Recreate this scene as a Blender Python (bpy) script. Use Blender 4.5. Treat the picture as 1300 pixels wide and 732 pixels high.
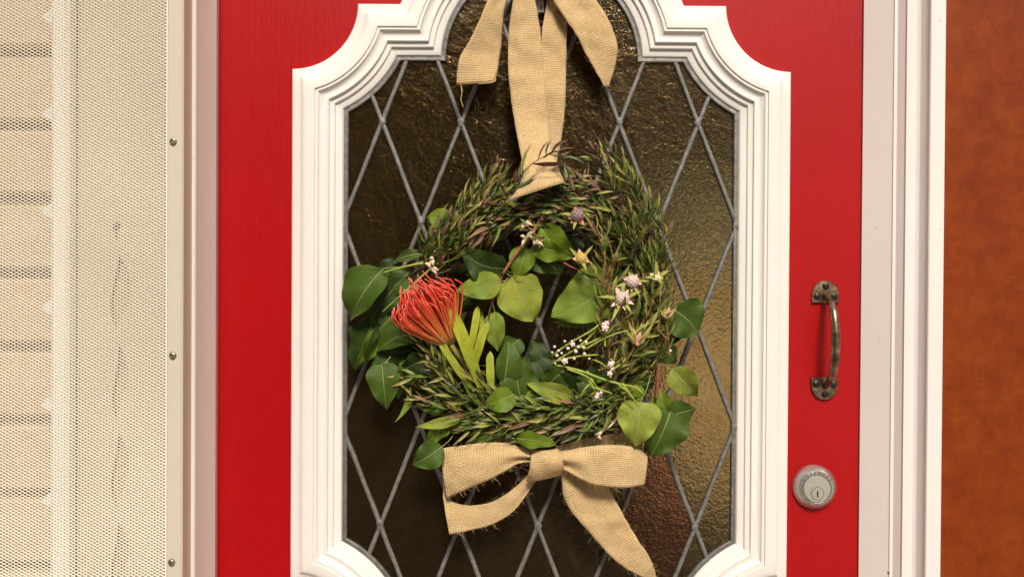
import bpy, bmesh, math, random
from mathutils import Vector, Matrix, noise as mnoise

for o in list(bpy.data.objects):
    bpy.data.objects.remove(o)
scene = bpy.context.scene
C = scene.collection
R = math.radians
rng = random.Random(7)

# ------------------------------------------------------------------ camera
CAM_D, ZC = 1.1, 1.234            # metres from the door face, height of the picture's middle
PITCH, ROLL = R(0.5), R(0.35)
F = 1100.0                        # focal length in photo pixels (1300 wide)
fwd = Vector((0, math.cos(PITCH), -math.sin(PITCH)))
up0 = Vector((0, math.sin(PITCH), math.cos(PITCH)))
rt0 = Vector((1, 0, 0))
cup = up0 * math.cos(ROLL) - rt0 * math.sin(ROLL)
crt = rt0 * math.cos(ROLL) + up0 * math.sin(ROLL)
CAM = Vector((0, -CAM_D, ZC + CAM_D * math.tan(PITCH)))
cd = bpy.data.cameras.new('camera')
cam = bpy.data.objects.new('camera', cd)
C.objects.link(cam)
cd.sensor_width = 36
cd.lens = 36 * F / 1300
cd.clip_start = 0.02
cd.clip_end = 3000
m = Matrix((crt, cup, -fwd)).transposed().to_4x4()
m.translation = CAM
cam.matrix_world = m
scene.camera = cam

# ------------------------------------------------------------------ light
SUN_AZ, SUN_EL = 6, 44           # degrees to the right of straight-on, above the horizon
sd = Vector((math.sin(R(SUN_AZ)) * math.cos(R(SUN_EL)), -math.cos(R(SUN_AZ)) * math.cos(R(SUN_EL)), math.sin(R(SUN_EL))))
w = bpy.data.worlds.new('World')
scene.world = w
w.use_nodes = True
nt = w.node_tree
sky = nt.nodes.new('ShaderNodeTexSky')
sky.sky_type = 'NISHITA'
sky.sun_disc = False
sky.sun_elevation = R(SUN_EL)
sky.sun_rotation = math.atan2(sd.x, sd.y)
sky.air_density = 1.0
sky.dust_density = 5.0
bg = nt.nodes['Background']
bg.inputs['Strength'].default_value = 0.05
nt.links.new(sky.outputs[0], bg.inputs[0])
sl = bpy.data.lights.new('sun', 'SUN')
sl.energy = 2.4
sl.angle = R(14)
sl.color = (1.0, 0.93, 0.82)
so = bpy.data.objects.new('sun', sl)
C.objects.link(so)
so.rotation_euler = (-sd).to_track_quat('-Z', 'Y').to_euler()
so.location = sd * 6
scene.view_settings.view_transform = 'Standard'
scene.view_settings.look = 'None'
scene.view_settings.gamma = 1
scene.view_settings.exposure = 0.70
scene.cycles.max_bounces = 7
scene.cycles.transmission_bounces = 5
scene.cycles.caustics_reflective = False
scene.cycles.caustics_refractive = False
scene.cycles.use_denoising = True

# ------------------------------------------------------------------ helpers
def P(px, py, d=0.0):
    """photo pixel -> point on the plane d metres in front of the door face"""
    v = fwd + crt * ((px - 650) / F) + cup * (-(py - 366) / F)
    t = (-d - CAM.y) / v.y
    return CAM + v * t

def D(px, py, h=0.0):
    """door-plane drawing units (mm) -> point, h metres proud of the door"""
    return Vector(((px - 650) / 1000, -h, 1.6 - py / 1000))

class MB:
    def __init__(s):
        s.v, s.f, s.m, s.uv = [], [], [], []
    def vert(s, p):
        s.v.append(tuple(p)); return len(s.v) - 1
    def face(s, idx, mat=0, uv=None):
        s.f.append(tuple(idx)); s.m.append(mat)
        s.uv.append(uv if uv else [(0, 0)] * len(idx))
    def grid(s, rows, mat=0, uvs=None, closed=False):
        """rows: list of rows of points"""
        nr, nc = len(rows), len(rows[0])
        b = len(s.v)
        for r in rows:
            for p in r: s.v.append(tuple(p))
        for i in range(nr - 1):
            for j in range(nc if closed else nc - 1):
                j2 = (j + 1) % nc
                q = (b + i * nc + j, b + i * nc + j2, b + (i + 1) * nc + j2, b + (i + 1) * nc + j)
                uv = [uvs[i][j], uvs[i][j2], uvs[i + 1][j2], uvs[i + 1][j]] if uvs else None
                s.face(q, mat, uv)
    def box(s, a, b, mat=0):
        x0, y0, z0 = a; x1, y1, z1 = b
        n = len(s.v)
        s.v += [(x0,y0,z0),(x1,y0,z0),(x1,y1,z0),(x0,y1,z0),(x0,y0,z1),(x1,y0,z1),(x1,y1,z1),(x0,y1,z1)]
        for q in ((0,3,2,1),(4,5,6,7),(0,1,5,4),(1,2,6,5),(2,3,7,6),(3,0,4,7)):
            s.face([n + k for k in q], mat)
    def tube(s, pts, rad, sides=6, mat=0, cap=True, flat=1.0):
        pts = [Vector(p) for p in pts]
        n = len(pts)
        rad = rad if isinstance(rad, (list, tuple)) else [rad] * n
        ref = Vector((0, 1, 0))
        rows, uvs = [], []
        for i, p in enumerate(pts):
            t = (pts[min(i + 1, n - 1)] - pts[max(i - 1, 0)])
            if t.length < 1e-9: t = Vector((0, 0, 1))
            t.normalize()
            a = t.cross(ref)
            if a.length < 1e-3: a = t.cross(Vector((1, 0, 0)))
            a.normalize(); b = a.cross(t)
            rows.append([p + a * math.cos(2*math.pi*k/sides) * rad[i] + b * math.sin(2*math.pi*k/sides) * rad[i] * flat for k in range(sides)])
            uvs.append([(k / sides, i / (n - 1)) for k in range(sides)])
        b0 = len(s.v)
        s.grid(rows, mat, uvs, closed=True)
        if cap:
            s.face([b0 + k for k in range(sides)][::-1], mat, [(0, 0)] * sides)
            s.face([b0 + (n - 1) * sides + k for k in range(sides)], mat, [(0, 1)] * sides)
    def ball(s, c, r, mat=0, nu=8, nv=6, sc=(1, 1, 1)):
        c = Vector(c)
        rows = []
        for i in range(nv + 1):
            a = math.pi * i / nv
            rows.append([c + Vector((math.sin(a) * math.cos(2*math.pi*k/nu) * r * sc[0], math.sin(a) * math.sin(2*math.pi*k/nu) * r * sc[1], math.cos(a) * r * sc[2])) for k in range(nu)])
        s.grid(rows, mat, [[(k / nu, i / nv) for k in range(nu)] for i in range(nv + 1)], closed=True)
    def lathe(s, c, prof, n=32, mat=0):
        """prof: (radius, height towards the camera); axis along -y"""
        c = Vector(c)
        rows = [[c + Vector((r * math.cos(2*math.pi*k/n), -h, r * math.sin(2*math.pi*k/n))) for k in range(n)] for r, h in prof]
        s.grid(rows, mat, None, closed=True)
    def build(s, name, mats, parent=None, smooth=35, recalc=True):
        me = bpy.data.meshes.new(name)
        me.from_pydata(s.v, [], s.f)
        mats = mats if isinstance(mats, (list, tuple)) else [mats]
        for x in mats: me.materials.append(x)
        me.polygons.foreach_set('material_index', s.m)
        ul = me.uv_layers.new(name='uv')
        flat = []
        for u in s.uv:
            for a in u: flat += [a[0], a[1]]
        ul.data.foreach_set('uv', flat)
        if recalc:
            bm = bmesh.new(); bm.from_mesh(me)
            bmesh.ops.recalc_face_normals(bm, faces=bm.faces)
            bm.to_mesh(me); bm.free()
        if smooth:
            me.polygons.foreach_set('use_smooth', [True] * len(me.polygons))
            if smooth < 170:
                me.set_sharp_from_angle(angle=R(smooth))
        o = bpy.data.objects.new(name, me)
        C.objects.link(o)
        if parent: o.parent = parent
        return o

def empty(name, parent=None):
    o = bpy.data.objects.new(name, None)
    o.empty_display_size = 0.05
    C.objects.link(o)
    if parent: o.parent = parent
    return o

def tag(o, label=None, cat=None, group=None, kind=None):
    if cat and not kind: kind = 'thing'
    if label: o['label'] = label
    if cat: o['category'] = cat
    if group: o['group'] = group
    if kind: o['kind'] = kind
    return o

def catmull(pts, n):
    pts = [Vector(p) for p in pts]
    if len(pts) == 2: return [pts[0].lerp(pts[1], i / (n - 1)) for i in range(n)]
    ext = [pts[0] * 2 - pts[1]] + pts + [pts[-1] * 2 - pts[-2]]
    segs = len(pts) - 1
    dense = []
    for s_ in range(segs):
        a, b, c, d = ext[s_:s_ + 4]
        for k in range(12):
            t = k / 12
            dense.append(0.5 * ((2*b) + (c - a)*t + (2*a - 5*b + 4*c - d)*t*t + (3*b - a - 3*c + d)*t*t*t))
    dense.append(pts[-1])
    L = [0]
    for i in range(1, len(dense)): L.append(L[-1] + (dense[i] - dense[i-1]).length)
    out, j = [], 0
    for i in range(n):
        s_ = L[-1] * i / (n - 1)
        while j < len(L) - 2 and L[j + 1] < s_: j += 1
        t = (s_ - L[j]) / max(1e-9, L[j + 1] - L[j])
        out.append(dense[j].lerp(dense[j + 1], min(1, t)))
    return out

# ------------------------------------------------------------------ materials
class NT:
    def __init__(s, name):
        s.mat = bpy.data.materials.new(name); s.mat.use_nodes = True
        s.t = s.mat.node_tree; s.b = s.t.nodes['Principled BSDF']
        s.out = s.t.nodes['Material Output']
    def n(s, typ, **kw):
        nd = s.t.nodes.new(typ)
        for k, v in kw.items():
            if k in nd.inputs: nd.inputs[k].default_value = v
            else: setattr(nd, k, v)
        return nd
    def l(s, a, b): s.t.links.new(a, b)
    def coord(s, which='Object', scale=(1, 1, 1)):
        tc = s.n('ShaderNodeTexCoord'); mp = s.n('ShaderNodeMapping')
        mp.inputs['Scale'].default_value = scale
        s.l(tc.outputs[which], mp.inputs[0]); return mp.outputs[0]
    def noise(s, co, scale, detail=4, rough=0.55, dist=0.0):
        nd = s.n('ShaderNodeTexNoise'); nd.inputs['Scale'].default_value = scale
        nd.inputs['Detail'].default_value = detail; nd.inputs['Roughness'].default_value = rough
        nd.inputs['Distortion'].default_value = dist
        s.l(co, nd.inputs['Vector']); return nd.outputs['Fac']
    def ramp(s, fac, stops):
        r = s.n('ShaderNodeValToRGB')
        el = r.color_ramp.elements
        while len(el) < len(stops): el.new(0.5)
        for e, (p, c) in zip(el, stops):
            e.position = p; e.color = (*c, 1) if len(c) == 3 else c
        s.l(fac, r.inputs[0]); return r.outputs[0]
    def math(s, op, a, b=None, c=None):
        nd = s.n('ShaderNodeMath', operation=op)
        for i, x in enumerate((a, b, c)):
            if x is None: continue
            if isinstance(x, (int, float)): nd.inputs[i].default_value = x
            else: s.l(x, nd.inputs[i])
        return nd.outputs[0]
    def mix(s, fac, a, b, blend='MIX'):
        nd = s.n('ShaderNodeMix', data_type='RGBA', blend_type=blend)
        for i, x in ((0, fac), (6, a), (7, b)):
            if isinstance(x, (int, float)): nd.inputs[i].default_value = x
            elif isinstance(x, tuple): nd.inputs[i].default_value = (*x, 1)
            else: s.l(x, nd.inputs[i])
        return nd.outputs[2]
    def bump(s, h, strength, dist, prev=None):
        nd = s.n('ShaderNodeBump'); nd.inputs['Strength'].default_value = strength
        nd.inputs['Distance'].default_value = dist
        s.l(h, nd.inputs['Height'])
        if prev is not None: s.l(prev, nd.inputs['Normal'])
        s.l(nd.outputs[0], s.b.inputs['Normal']); return nd.outputs[0]
    def set(s, **kw):
        for k, v in kw.items():
            k = k.replace('_', ' ')
            if isinstance(v, (int, float)): s.b.inputs[k].default_value = v
            elif isinstance(v, tuple): s.b.inputs[k].default_value = (*v, 1) if len(v) == 3 else v
            else: s.l(v, s.b.inputs[k])
        return s

def paint(name, col, var=0.06, rough=0.42, streak=(1, 1, 0.06), bump=0.12, dirt=None):
    n = NT(name)
    co = n.coord('Object', streak)
    f = n.noise(co, 260, 5, 0.6)
    big = n.noise(n.coord(), 5, 4)
    c0 = tuple(x * (1 - var) for x in col); c1 = tuple(min(1, x * (1 + var)) for x in col)
    c = n.ramp(big, [(0.3, c0), (0.7, c1)])
    if dirt:
        sp = n.noise(n.coord(), 95, 2, 0.4)
        c = n.mix(n.ramp(sp, [(0.73, (0, 0, 0)), (0.80, (1, 1, 1))]), c, dirt)
    n.set(Base_Color=c, Roughness=n.math('MULTIPLY_ADD', f, 0.12, rough - 0.05))
    if 'red' in name: n.b.inputs['Specular IOR Level'].default_value = 0.3
    n.bump(f, bump, 0.002)
    return n.mat

M = {}
M['red'] = paint('red_gloss_paint', (0.36, 0.0028, 0.0042), 0.06, 0.36, (1, 1, 0.10), 0.22)
M['white'] = paint('white_moulding_paint', (0.77, 0.735, 0.685), 0.025, 0.42, (1, 1, 1), 0.04, dirt=(0.72, 0.66, 0.58))
M['jamb'] = paint('cream_jamb_paint', (0.74, 0.67, 0.60), 0.03, 0.42, (1, 1, 0.05), 0.08, dirt=(0.60, 0.50, 0.42))
M['jambwhite'] = paint('white_jamb_paint', (0.78, 0.71, 0.675), 0.03, 0.40, (1, 1, 0.05), 0.08, dirt=(0.6, 0.55, 0.5))
M['screenframe'] = paint('cream_powder_coat', (0.60, 0.53, 0.43), 0.02, 0.38, (1, 1, 1), 0.03)
M['mesh'] = paint('cream_grille', (0.86, 0.80, 0.68), 0.04, 0.45, (1, 1, 1), 0.02)
M['barwhite'] = paint('white_bar', (0.90, 0.89, 0.87), 0.02, 0.4, (1, 1, 1), 0.02)
M['ornament'] = paint('cream_cast_panel', (0.60, 0.52, 0.38), 0.12, 0.6, (1, 1, 1), 0.1)

def simple(name, col, rough=0.5, metal=0.0, scale=200, var=0.25, bump=0.2, bd=0.0005):
    n = NT(name)
    f = n.noise(n.coord(), scale, 4)
    n.set(Base_Color=n.ramp(f, [(0.3, tuple(x * (1 - var) for x in col)), (0.7, tuple(min(1, x * (1 + var)) for x in col))]), Roughness=rough, Metallic=metal)
    n.bump(f, bump, bd)
    return n.mat
M['lead'] = simple('lead_came', (0.20, 0.188, 0.17), 0.5, 0.35, 150, 0.3, 0.5, 0.001)
M['solder'] = simple('solder', (0.17, 0.165, 0.15), 0.5, 0.35, 220, 0.45, 0.8, 0.002)
M['twig'] = simple('brown_twig', (0.26, 0.12, 0.045), 0.7, 0, 300, 0.4, 0.5)
M['darktwig'] = simple('dark_vine', (0.045, 0.028, 0.018), 0.8, 0, 300, 0.4, 0.5)
M['redtwig'] = simple('red_brown_twig', (0.22, 0.07, 0.03), 0.65, 0, 300, 0.4, 0.4)
M['dry'] = simple('dry_cream_husk', (0.70, 0.57, 0.40), 0.7, 0, 300, 0.25, 0.4)
M['wire'] = simple('dark_wire', (0.05, 0.055, 0.06), 0.4, 0.6, 300, 0.2, 0.1)
M['greenstem'] = simple('green_stem', (0.30, 0.37, 0.05), 0.5, 0, 200, 0.25, 0.2)
M['bud'] = simple('pale_pink_bud', (0.80, 0.62, 0.58), 0.5, 0, 300, 0.15, 0.2)
M['pinkpetal'] = simple('pink_petal', (0.80, 0.47, 0.39), 0.55, 0, 200, 0.2, 0.2)
M['cone'] = simple('pale_cone', (0.70, 0.53, 0.46), 0.6, 0, 700, 0.45, 1.0, 0.001)
M['conedark'] = simple('purple_cone', (0.30, 0.20, 0.20), 0.6, 0, 700, 0.5, 1.0, 0.001)
M['coneyellow'] = simple('yellow_cone', (0.62, 0.42, 0.10), 0.6, 0, 700, 0.35, 1.0, 0.001)
M['redpetal'] = simple('red_petal', (0.70, 0.12, 0.07), 0.5, 0, 200, 0.2, 0.2)
M['nickel'] = simple('satin_nickel', (0.58, 0.55, 0.49), 0.30, 0.9, 500, 0.12, 0.15, 0.0004)
M['nickelpale'] = simple('pale_nickel', (0.70, 0.67, 0.61), 0.34, 0.8, 500, 0.10, 0.15, 0.0004)
M['black'] = simple('black_slot', (0.012, 0.012, 0.012), 0.6, 0, 200, 0.1, 0)
M['steel'] = simple('dull_steel_screw', (0.30, 0.25, 0.19), 0.38, 0.8, 300, 0.3, 0.3)
M['mortar'] = simple('brown_mortar', (0.40, 0.31, 0.21), 0.9, 0, 200, 0.3, 0.8, 0.003)
M['ground'] = simple('concrete_paving', (0.34, 0.30, 0.25), 0.85, 0, 8, 0.15, 0.3, 0.01)

def bronze():
    n = NT('antique_bronze')
    co = n.coord()
    f = n.noise(co, 90, 5, 0.65)
    c = n.ramp(f, [(0.33, (0.085, 0.055, 0.036)), (0.5, (0.23, 0.165, 0.105)), (0.70, (0.46, 0.36, 0.25))])
    n.set(Base_Color=c, Metallic=0.9, Roughness=0.33)
    n.bump(n.noise(co, 400, 3), 0.15, 0.0005)
    return n.mat
M['bronze'] = bronze()
M['darkscrew'] = simple('dark_bronze_screw', (0.05, 0.035, 0.025), 0.4, 0.7, 300, 0.3, 0.3)

def glass(name, c0, c1, tint, bscale, bstr, rough):
    n = NT(name)
    oi = n.n('ShaderNodeObjectInfo')
    tc = n.n('ShaderNodeTexCoord')
    off = n.n('ShaderNodeVectorMath', operation='SCALE')
    off.inputs[0].default_value = (31.0, 17.0, 23.0)
    n.l(oi.outputs['Random'], off.inputs['Scale'])
    add = n.n('ShaderNodeVectorMath', operation='ADD')
    n.l(tc.outputs['Object'], add.inputs[0]); n.l(off.outputs[0], add.inputs[1])
    co = add.outputs[0]
    v = n.noise(co, 14, 4, 0.6)
    c = n.ramp(v, [(0.3, c0), (0.7, c1)])
    c = n.mix(n.math('MULTIPLY', oi.outputs['Random'], 0.45), c, n.mix(1.0, c, (0.72, 0.66, 0.62), 'MULTIPLY'))
    n.set(Base_Color=c, Roughness=rough, IOR=1.5, Specular_Tint=tint, Transmission_Weight=0.988)
    h1 = n.noise(co, bscale, 3, 0.6, 0.6)
    vo = n.n('ShaderNodeTexVoronoi'); vo.inputs['Scale'].default_value = bscale * 1.6
    n.l(co, vo.inputs['Vector'])
    h = n.math('ADD', n.math('ADD', h1, n.math('MULTIPLY', n.noise(co, 38, 2, 0.5, 0.8), 2.2)), n.math('MULTIPLY', vo.outputs['Distance'], 0.30))
    n.bump(h, bstr, 0.004)
    n.b.inputs['Coat Weight'].default_value = 0.0
    return n.mat
M['amber'] = glass('amber_cathedral_glass', (0.70, 0.46, 0.165), (0.88, 0.64, 0.28), (1.0, 0.84, 0.60), 185, 0.235, 0.13)
M['redreflect'] = glass('red_reflection_glass', (0.70, 0.30, 0.14), (0.86, 0.41, 0.20), (1.0, 0.74, 0.56), 190, 0.27, 0.13)  # reddish reflection put into the tint of one lower right pane
M['hall'] = simple('dim_hall_wall', (0.40, 0.27, 0.16), 0.7, 0, 3, 0.3, 0)

def burlap():
    n = NT('burlap')
    tc = n.n('ShaderNodeTexCoord')
    sep = n.n('ShaderNodeSeparateXYZ')
    dn = n.n('ShaderNodeTexNoise'); dn.inputs['Scale'].default_value = 0.25; dn.inputs['Detail'].default_value = 2
    n.l(tc.outputs['UV'], dn.inputs['Vector'])
    wob = n.n('ShaderNodeVectorMath', operation='MULTIPLY_ADD')
    wob.inputs[1].default_value = (1.2, 1.2, 0); 
    n.l(dn.outputs['Color'], wob.inputs[0]); n.l(tc.outputs['UV'], wob.inputs[2])
    n.l(wob.outputs[0], sep.inputs[0])
    pitch = 2.9
    k = math.pi / pitch
    su = n.math('SINE', n.math('MULTIPLY', sep.outputs[0], k))
    sv = n.math('SINE', n.math('MULTIPLY', sep.outputs[1], k))
    cu = n.math('ABSOLUTE', su); cv = n.math('ABSOLUTE', sv)
    over = n.math('MULTIPLY', su, sv)           # plain weave: sign tells warp over weft
    ou = n.math('MULTIPLY_ADD', over, 0.5, 0.5)
    h = n.math('ADD', n.math('MULTIPLY', n.math('MULTIPLY', cu, cv), 0.8), n.math('MULTIPLY', ou, 0.35))
    # uneven yarns along each direction
    yn = n.noise(n.coord('UV', (1.1, 0.05, 1)), 1.0, 3, 0.7)
    yn2 = n.noise(n.coord('UV', (0.05, 1.1, 1)), 1.0, 3, 0.7)
    y = n.math('ADD', n.math('MULTIPLY', yn, 0.5), n.math('MULTIPLY', yn2, 0.5))
    c = n.ramp(y, [(0.30, (0.46, 0.285, 0.115)), (0.5, (0.66, 0.455, 0.215)), (0.66, (0.82, 0.64, 0.37))])
    gaps = n.ramp(h, [(0.05, (0.42, 0.34, 0.26)), (0.40, (1, 1, 1))])
    c = n.mix(1.0, c, gaps, 'MULTIPLY')
    flecks = n.noise(n.coord('UV', (0.25, 0.9, 1)), 1.0, 1, 0.3)
    c = n.mix(n.ramp(flecks, [(0.74, (0, 0, 0)), (0.80, (0.7, 0.7, 0.7))]), c, (0.22, 0.11, 0.04))
    n.set(Base_Color=c, Roughness=0.9)
    n.b.inputs['Sheen Weight'].default_value = 0.15
    n.bump(n.math('ADD', h, n.math('MULTIPLY', y, 0.8)), 0.7, 0.0011)
    return n.mat
M['burlap'] = burlap()
M['jute'] = simple('jute_fibre', (0.62, 0.42, 0.20), 0.8, 0, 300, 0.2, 0)

def leafmat(name, col, vein, spots=0.0, gloss=0.42):
    n = NT(name)
    tc = n.n('ShaderNodeTexCoord'); sep = n.n('ShaderNodeSeparateXYZ')
    n.l(tc.outputs['UV'], sep.inputs[0])
    au = n.math('ABSOLUTE', sep.outputs[0])
    co = n.coord()
    f = n.noise(co, 45, 5, 0.6)
    f2 = n.noise(co, 260, 3, 0.6)
    base = n.ramp(f, [(0.3, tuple(x * 0.68 for x in col)), (0.7, tuple(x * 1.28 for x in col))])
    yl = n.noise(co, 22, 3, 0.6)
    base = n.mix(n.ramp(yl, [(0.52, (0, 0, 0)), (0.75, (0.45, 0.45, 0.45))]), base, tuple((col[0] * 1.7, col[1] * 1.25, col[2])))
    base = n.mix(n.math('MULTIPLY', f2, 0.25), base, tuple(x * 0.5 for x in col))
    # side veins sweep forward from the midrib
    ph = n.math('SUBTRACT', n.math('MULTIPLY', sep.outputs[1], 34.0), n.math('MULTIPLY', n.math('POWER', au, 0.8), 15.0))
    sv = n.math('POWER', n.math('ABSOLUTE', n.math('SINE', n.math('MULTIPLY', ph, 0.5))), 22.0)
    mid = n.math('SUBTRACT', 1.0, n.math('MULTIPLY', au, 16.0))
    mid = n.math('MAXIMUM', mid, 0.0)
    vm = n.math('MINIMUM', n.math('ADD', n.math('MULTIPLY', sv, 0.16), mid), 1.0)
    c = n.mix(n.math('MULTIPLY', vm, 0.75), base, vein)
    if spots:
        sp = n.noise(co, 130, 3, 0.7, 0.5)
        c = n.mix(n.ramp(sp, [(0.60, (0, 0, 0)), (0.70, (spots,) * 3)]), c, (0.14, 0.075, 0.025))
    n.set(Base_Color=c, Roughness=n.math('MULTIPLY_ADD', f2, 0.2, gloss - 0.08), IOR=1.40, Specular_IOR_Level=0.35)
    hh = n.math('ADD', n.math('MULTIPLY', f2, 0.25), n.math('MULTIPLY', vm, -0.7))
    n.bump(hh, 0.5, 0.0014)
    tr = n.n('ShaderNodeBsdfTranslucent')
    n.l(n.mix(1.0, c, (0.9, 1.0, 0.35), 'MULTIPLY'), tr.inputs[0])
    ms = n.n('ShaderNodeMixShader'); ms.inputs[0].default_value = 0.22
    n.l(n.b.outputs[0], ms.inputs[1]); n.l(tr.outputs[0], ms.inputs[2]); n.l(ms.outputs[0], n.out.inputs[0])
    return n.mat
LM = {
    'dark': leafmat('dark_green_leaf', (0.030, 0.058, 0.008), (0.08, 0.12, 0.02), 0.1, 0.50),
    'mid': leafmat('mid_green_leaf', (0.064, 0.115, 0.013), (0.15, 0.21, 0.04), 0.25, 0.52),
    'light': leafmat('light_green_leaf', (0.230, 0.315, 0.042), (0.34, 0.40, 0.10), 0.45, 0.58),
    'pale': leafmat('yellow_green_leaf', (0.275, 0.335, 0.045), (0.44, 0.43, 0.12), 0.85, 0.58),
    'olive': leafmat('bright_green_leaf', (0.150, 0.230, 0.017), (0.25, 0.32, 0.06), 0.3, 0.52),
}
def needle(name, col, col2, tipc):
    n = NT(name)
    tc = n.n('ShaderNodeTexCoord'); sep = n.n('ShaderNodeSeparateXYZ')
    n.l(tc.outputs['UV'], sep.inputs[0])
    f = n.noise(n.coord(), 70, 4, 0.65)
    c = n.ramp(f, [(0.32, col), (0.68, col2)])
    c = n.mix(n.ramp(sep.outputs[1], [(0.62, (0, 0, 0)), (1.0, (0.75, 0.75, 0.75))]), c, tipc)
    n.set(Base_Color=c, Roughness=0.45)
    tr = n.n('ShaderNodeBsdfTranslucent'); n.l(c, tr.inputs[0])
    ms = n.n('ShaderNodeMixShader'); ms.inputs[0].default_value = 0.12
    n.l(n.b.outputs[0], ms.inputs[1]); n.l(tr.outputs[0], ms.inputs[2]); n.l(ms.outputs[0], n.out.inputs[0])
    return n.mat
NM = [
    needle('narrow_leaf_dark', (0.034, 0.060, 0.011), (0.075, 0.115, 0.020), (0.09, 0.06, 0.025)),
    needle('narrow_leaf_green', (0.080, 0.125, 0.018), (0.185, 0.245, 0.042), (0.22, 0.16, 0.06)),
    needle('narrow_leaf_olive', (0.24, 0.245, 0.050), (0.40, 0.38, 0.10), (0.36, 0.24, 0.10)),
    needle('narrow_leaf_purple', (0.125, 0.056, 0.036), (0.250, 0.130, 0.085), (0.30, 0.16, 0.10)),
    needle('narrow_leaf_tan', (0.22, 0.115, 0.062), (0.36, 0.215, 0.115), (0.32, 0.17, 0.10)),
    M['darktwig'], M['twig'],
]

def style_mat():
    n = NT('pincushion_styles')
    tc = n.n('ShaderNodeTexCoord'); sep = n.n('ShaderNodeSeparateXYZ')
    n.l(tc.outputs['UV'], sep.inputs[0])
    f = n.noise(n.coord(), 160, 2)
    v = n.math('ADD', sep.outputs[1], n.math('MULTIPLY_ADD', f, 0.3, -0.15))
    c = n.ramp(v, [(0.0, (0.66, 0.44, 0.12)), (0.26, (0.82, 0.28, 0.07)), (0.55, (0.80, 0.150, 0.042)), (0.90, (0.68, 0.048, 0.030)), (1.0, (0.72, 0.16, 0.10))])
    n.set(Base_Color=c, Roughness=0.4)
    return n.mat
M['style'] = style_mat()
M['strap'] = leafmat('yellow_green_strap_leaf', (0.40, 0.45, 0.035), (0.48, 0.50, 0.08), 0.15, 0.48)

def brown_panel():
    n = NT('brown_mottled_finish')
    co = n.coord()
    a = n.noise(co, 48, 4, 0.6, 0.6)
    b = n.noise(co, 8, 3, 0.5)
    c3 = n.noise(n.coord('Object', (1, 1, 0.5)), 150, 4, 0.7)
    vo = n.n('ShaderNodeTexVoronoi', feature='SMOOTH_F1'); vo.inputs['Scale'].default_value = 34
    n.l(co, vo.inputs['Vector'])
    f = n.math('ADD', n.math('MULTIPLY', a, 0.62), n.math('MULTIPLY', b, 0.26))
    f = n.math('ADD', f, n.math('MULTIPLY', vo.outputs['Distance'], 0.16))
    c = n.ramp(f, [(0.36, (0.170, 0.025, 0.002)), (0.52, (0.220, 0.036, 0.003)), (0.66, (0.262, 0.049, 0.0045))])
    c = n.mix(n.math('MULTIPLY', c3, 0.40), c, (0.12, 0.015, 0.0015))
    n.set(Base_Color=c, Roughness=n.math('MULTIPLY_ADD', c3, 0.2, 0.42), Specular_IOR_Level=0.18)
    n.bump(n.math('ADD', c3, f), 0.12, 0.002)
    return n.mat
M['brown'] = brown_panel()

def brick_mat():
    n = NT('cream_brick')
    oi = n.n('ShaderNodeObjectInfo')
    f = n.noise(n.coord(), 28, 5, 0.65)
    c = n.ramp(f, [(0.3, (0.56, 0.42, 0.26)), (0.7, (0.78, 0.65, 0.44))])
    c = n.mix(oi.outputs['Random'], c, n.mix(1.0, c, (1.0, 0.86, 0.80), 'MULTIPLY'))
    n.set(Base_Color=c, Roughness=0.9)
    n.bump(n.noise(n.coord(), 140, 5, 0.7), 0.5, 0.004)
    return n.mat
M['brick'] = brick_mat()

# ------------------------------------------------------------------ ground
g = MB(); g.grid([[(-400, -400, 0), (400, -400, 0)], [(-400, 400, 0), (400, 400, 0)]])
tag(g.build('ground', M['ground'], smooth=0), 'pale concrete ground in front of the doorway', None, None, 'structure')

# foliage mass added behind the camera to darken glass reflections and block sky
hg = MB(); hr = random.Random(3)
for i in range(26):
    for j in range(7):
        hg.ball((-7.4 + i * 0.325 + hr.uniform(-.1, .1), -6.4 + hr.uniform(-.5, .5), 0.35 + j * 0.70 + hr.uniform(-.2, .2)), hr.uniform(.42, .64), 0, 7, 5)
for i in range(14000):
    c = Vector((hr.uniform(-7.7, 1.05), -6.4 + hr.uniform(-.2, 1.0), hr.uniform(0.02, 5.1)))
    u = Vector((hr.uniform(-1, 1), hr.uniform(-.5, .5), hr.uniform(-1, 1))).normalized(); v = u.cross(Vector((hr.uniform(-.6, .6), 1, hr.uniform(-.6, .6)))).normalized()
    k = hr.uniform(.04, .09)
    hg.face([hg.vert(c - u * k), hg.vert(c - v * k * .4), hg.vert(c + u * k), hg.vert(c + v * k * .4)])
M['blocker_hedge'] = simple('blocker_foliage', (0.030, 0.045, 0.014), 0.6, 0, 6, 0.4, 0)
tag(hg.build('blocker_hedge', M['blocker_hedge'], None, 0, recalc=False), 'tall dark foliage mass added unseen behind the camera to darken reflections', None, None, 'stuff')

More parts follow.
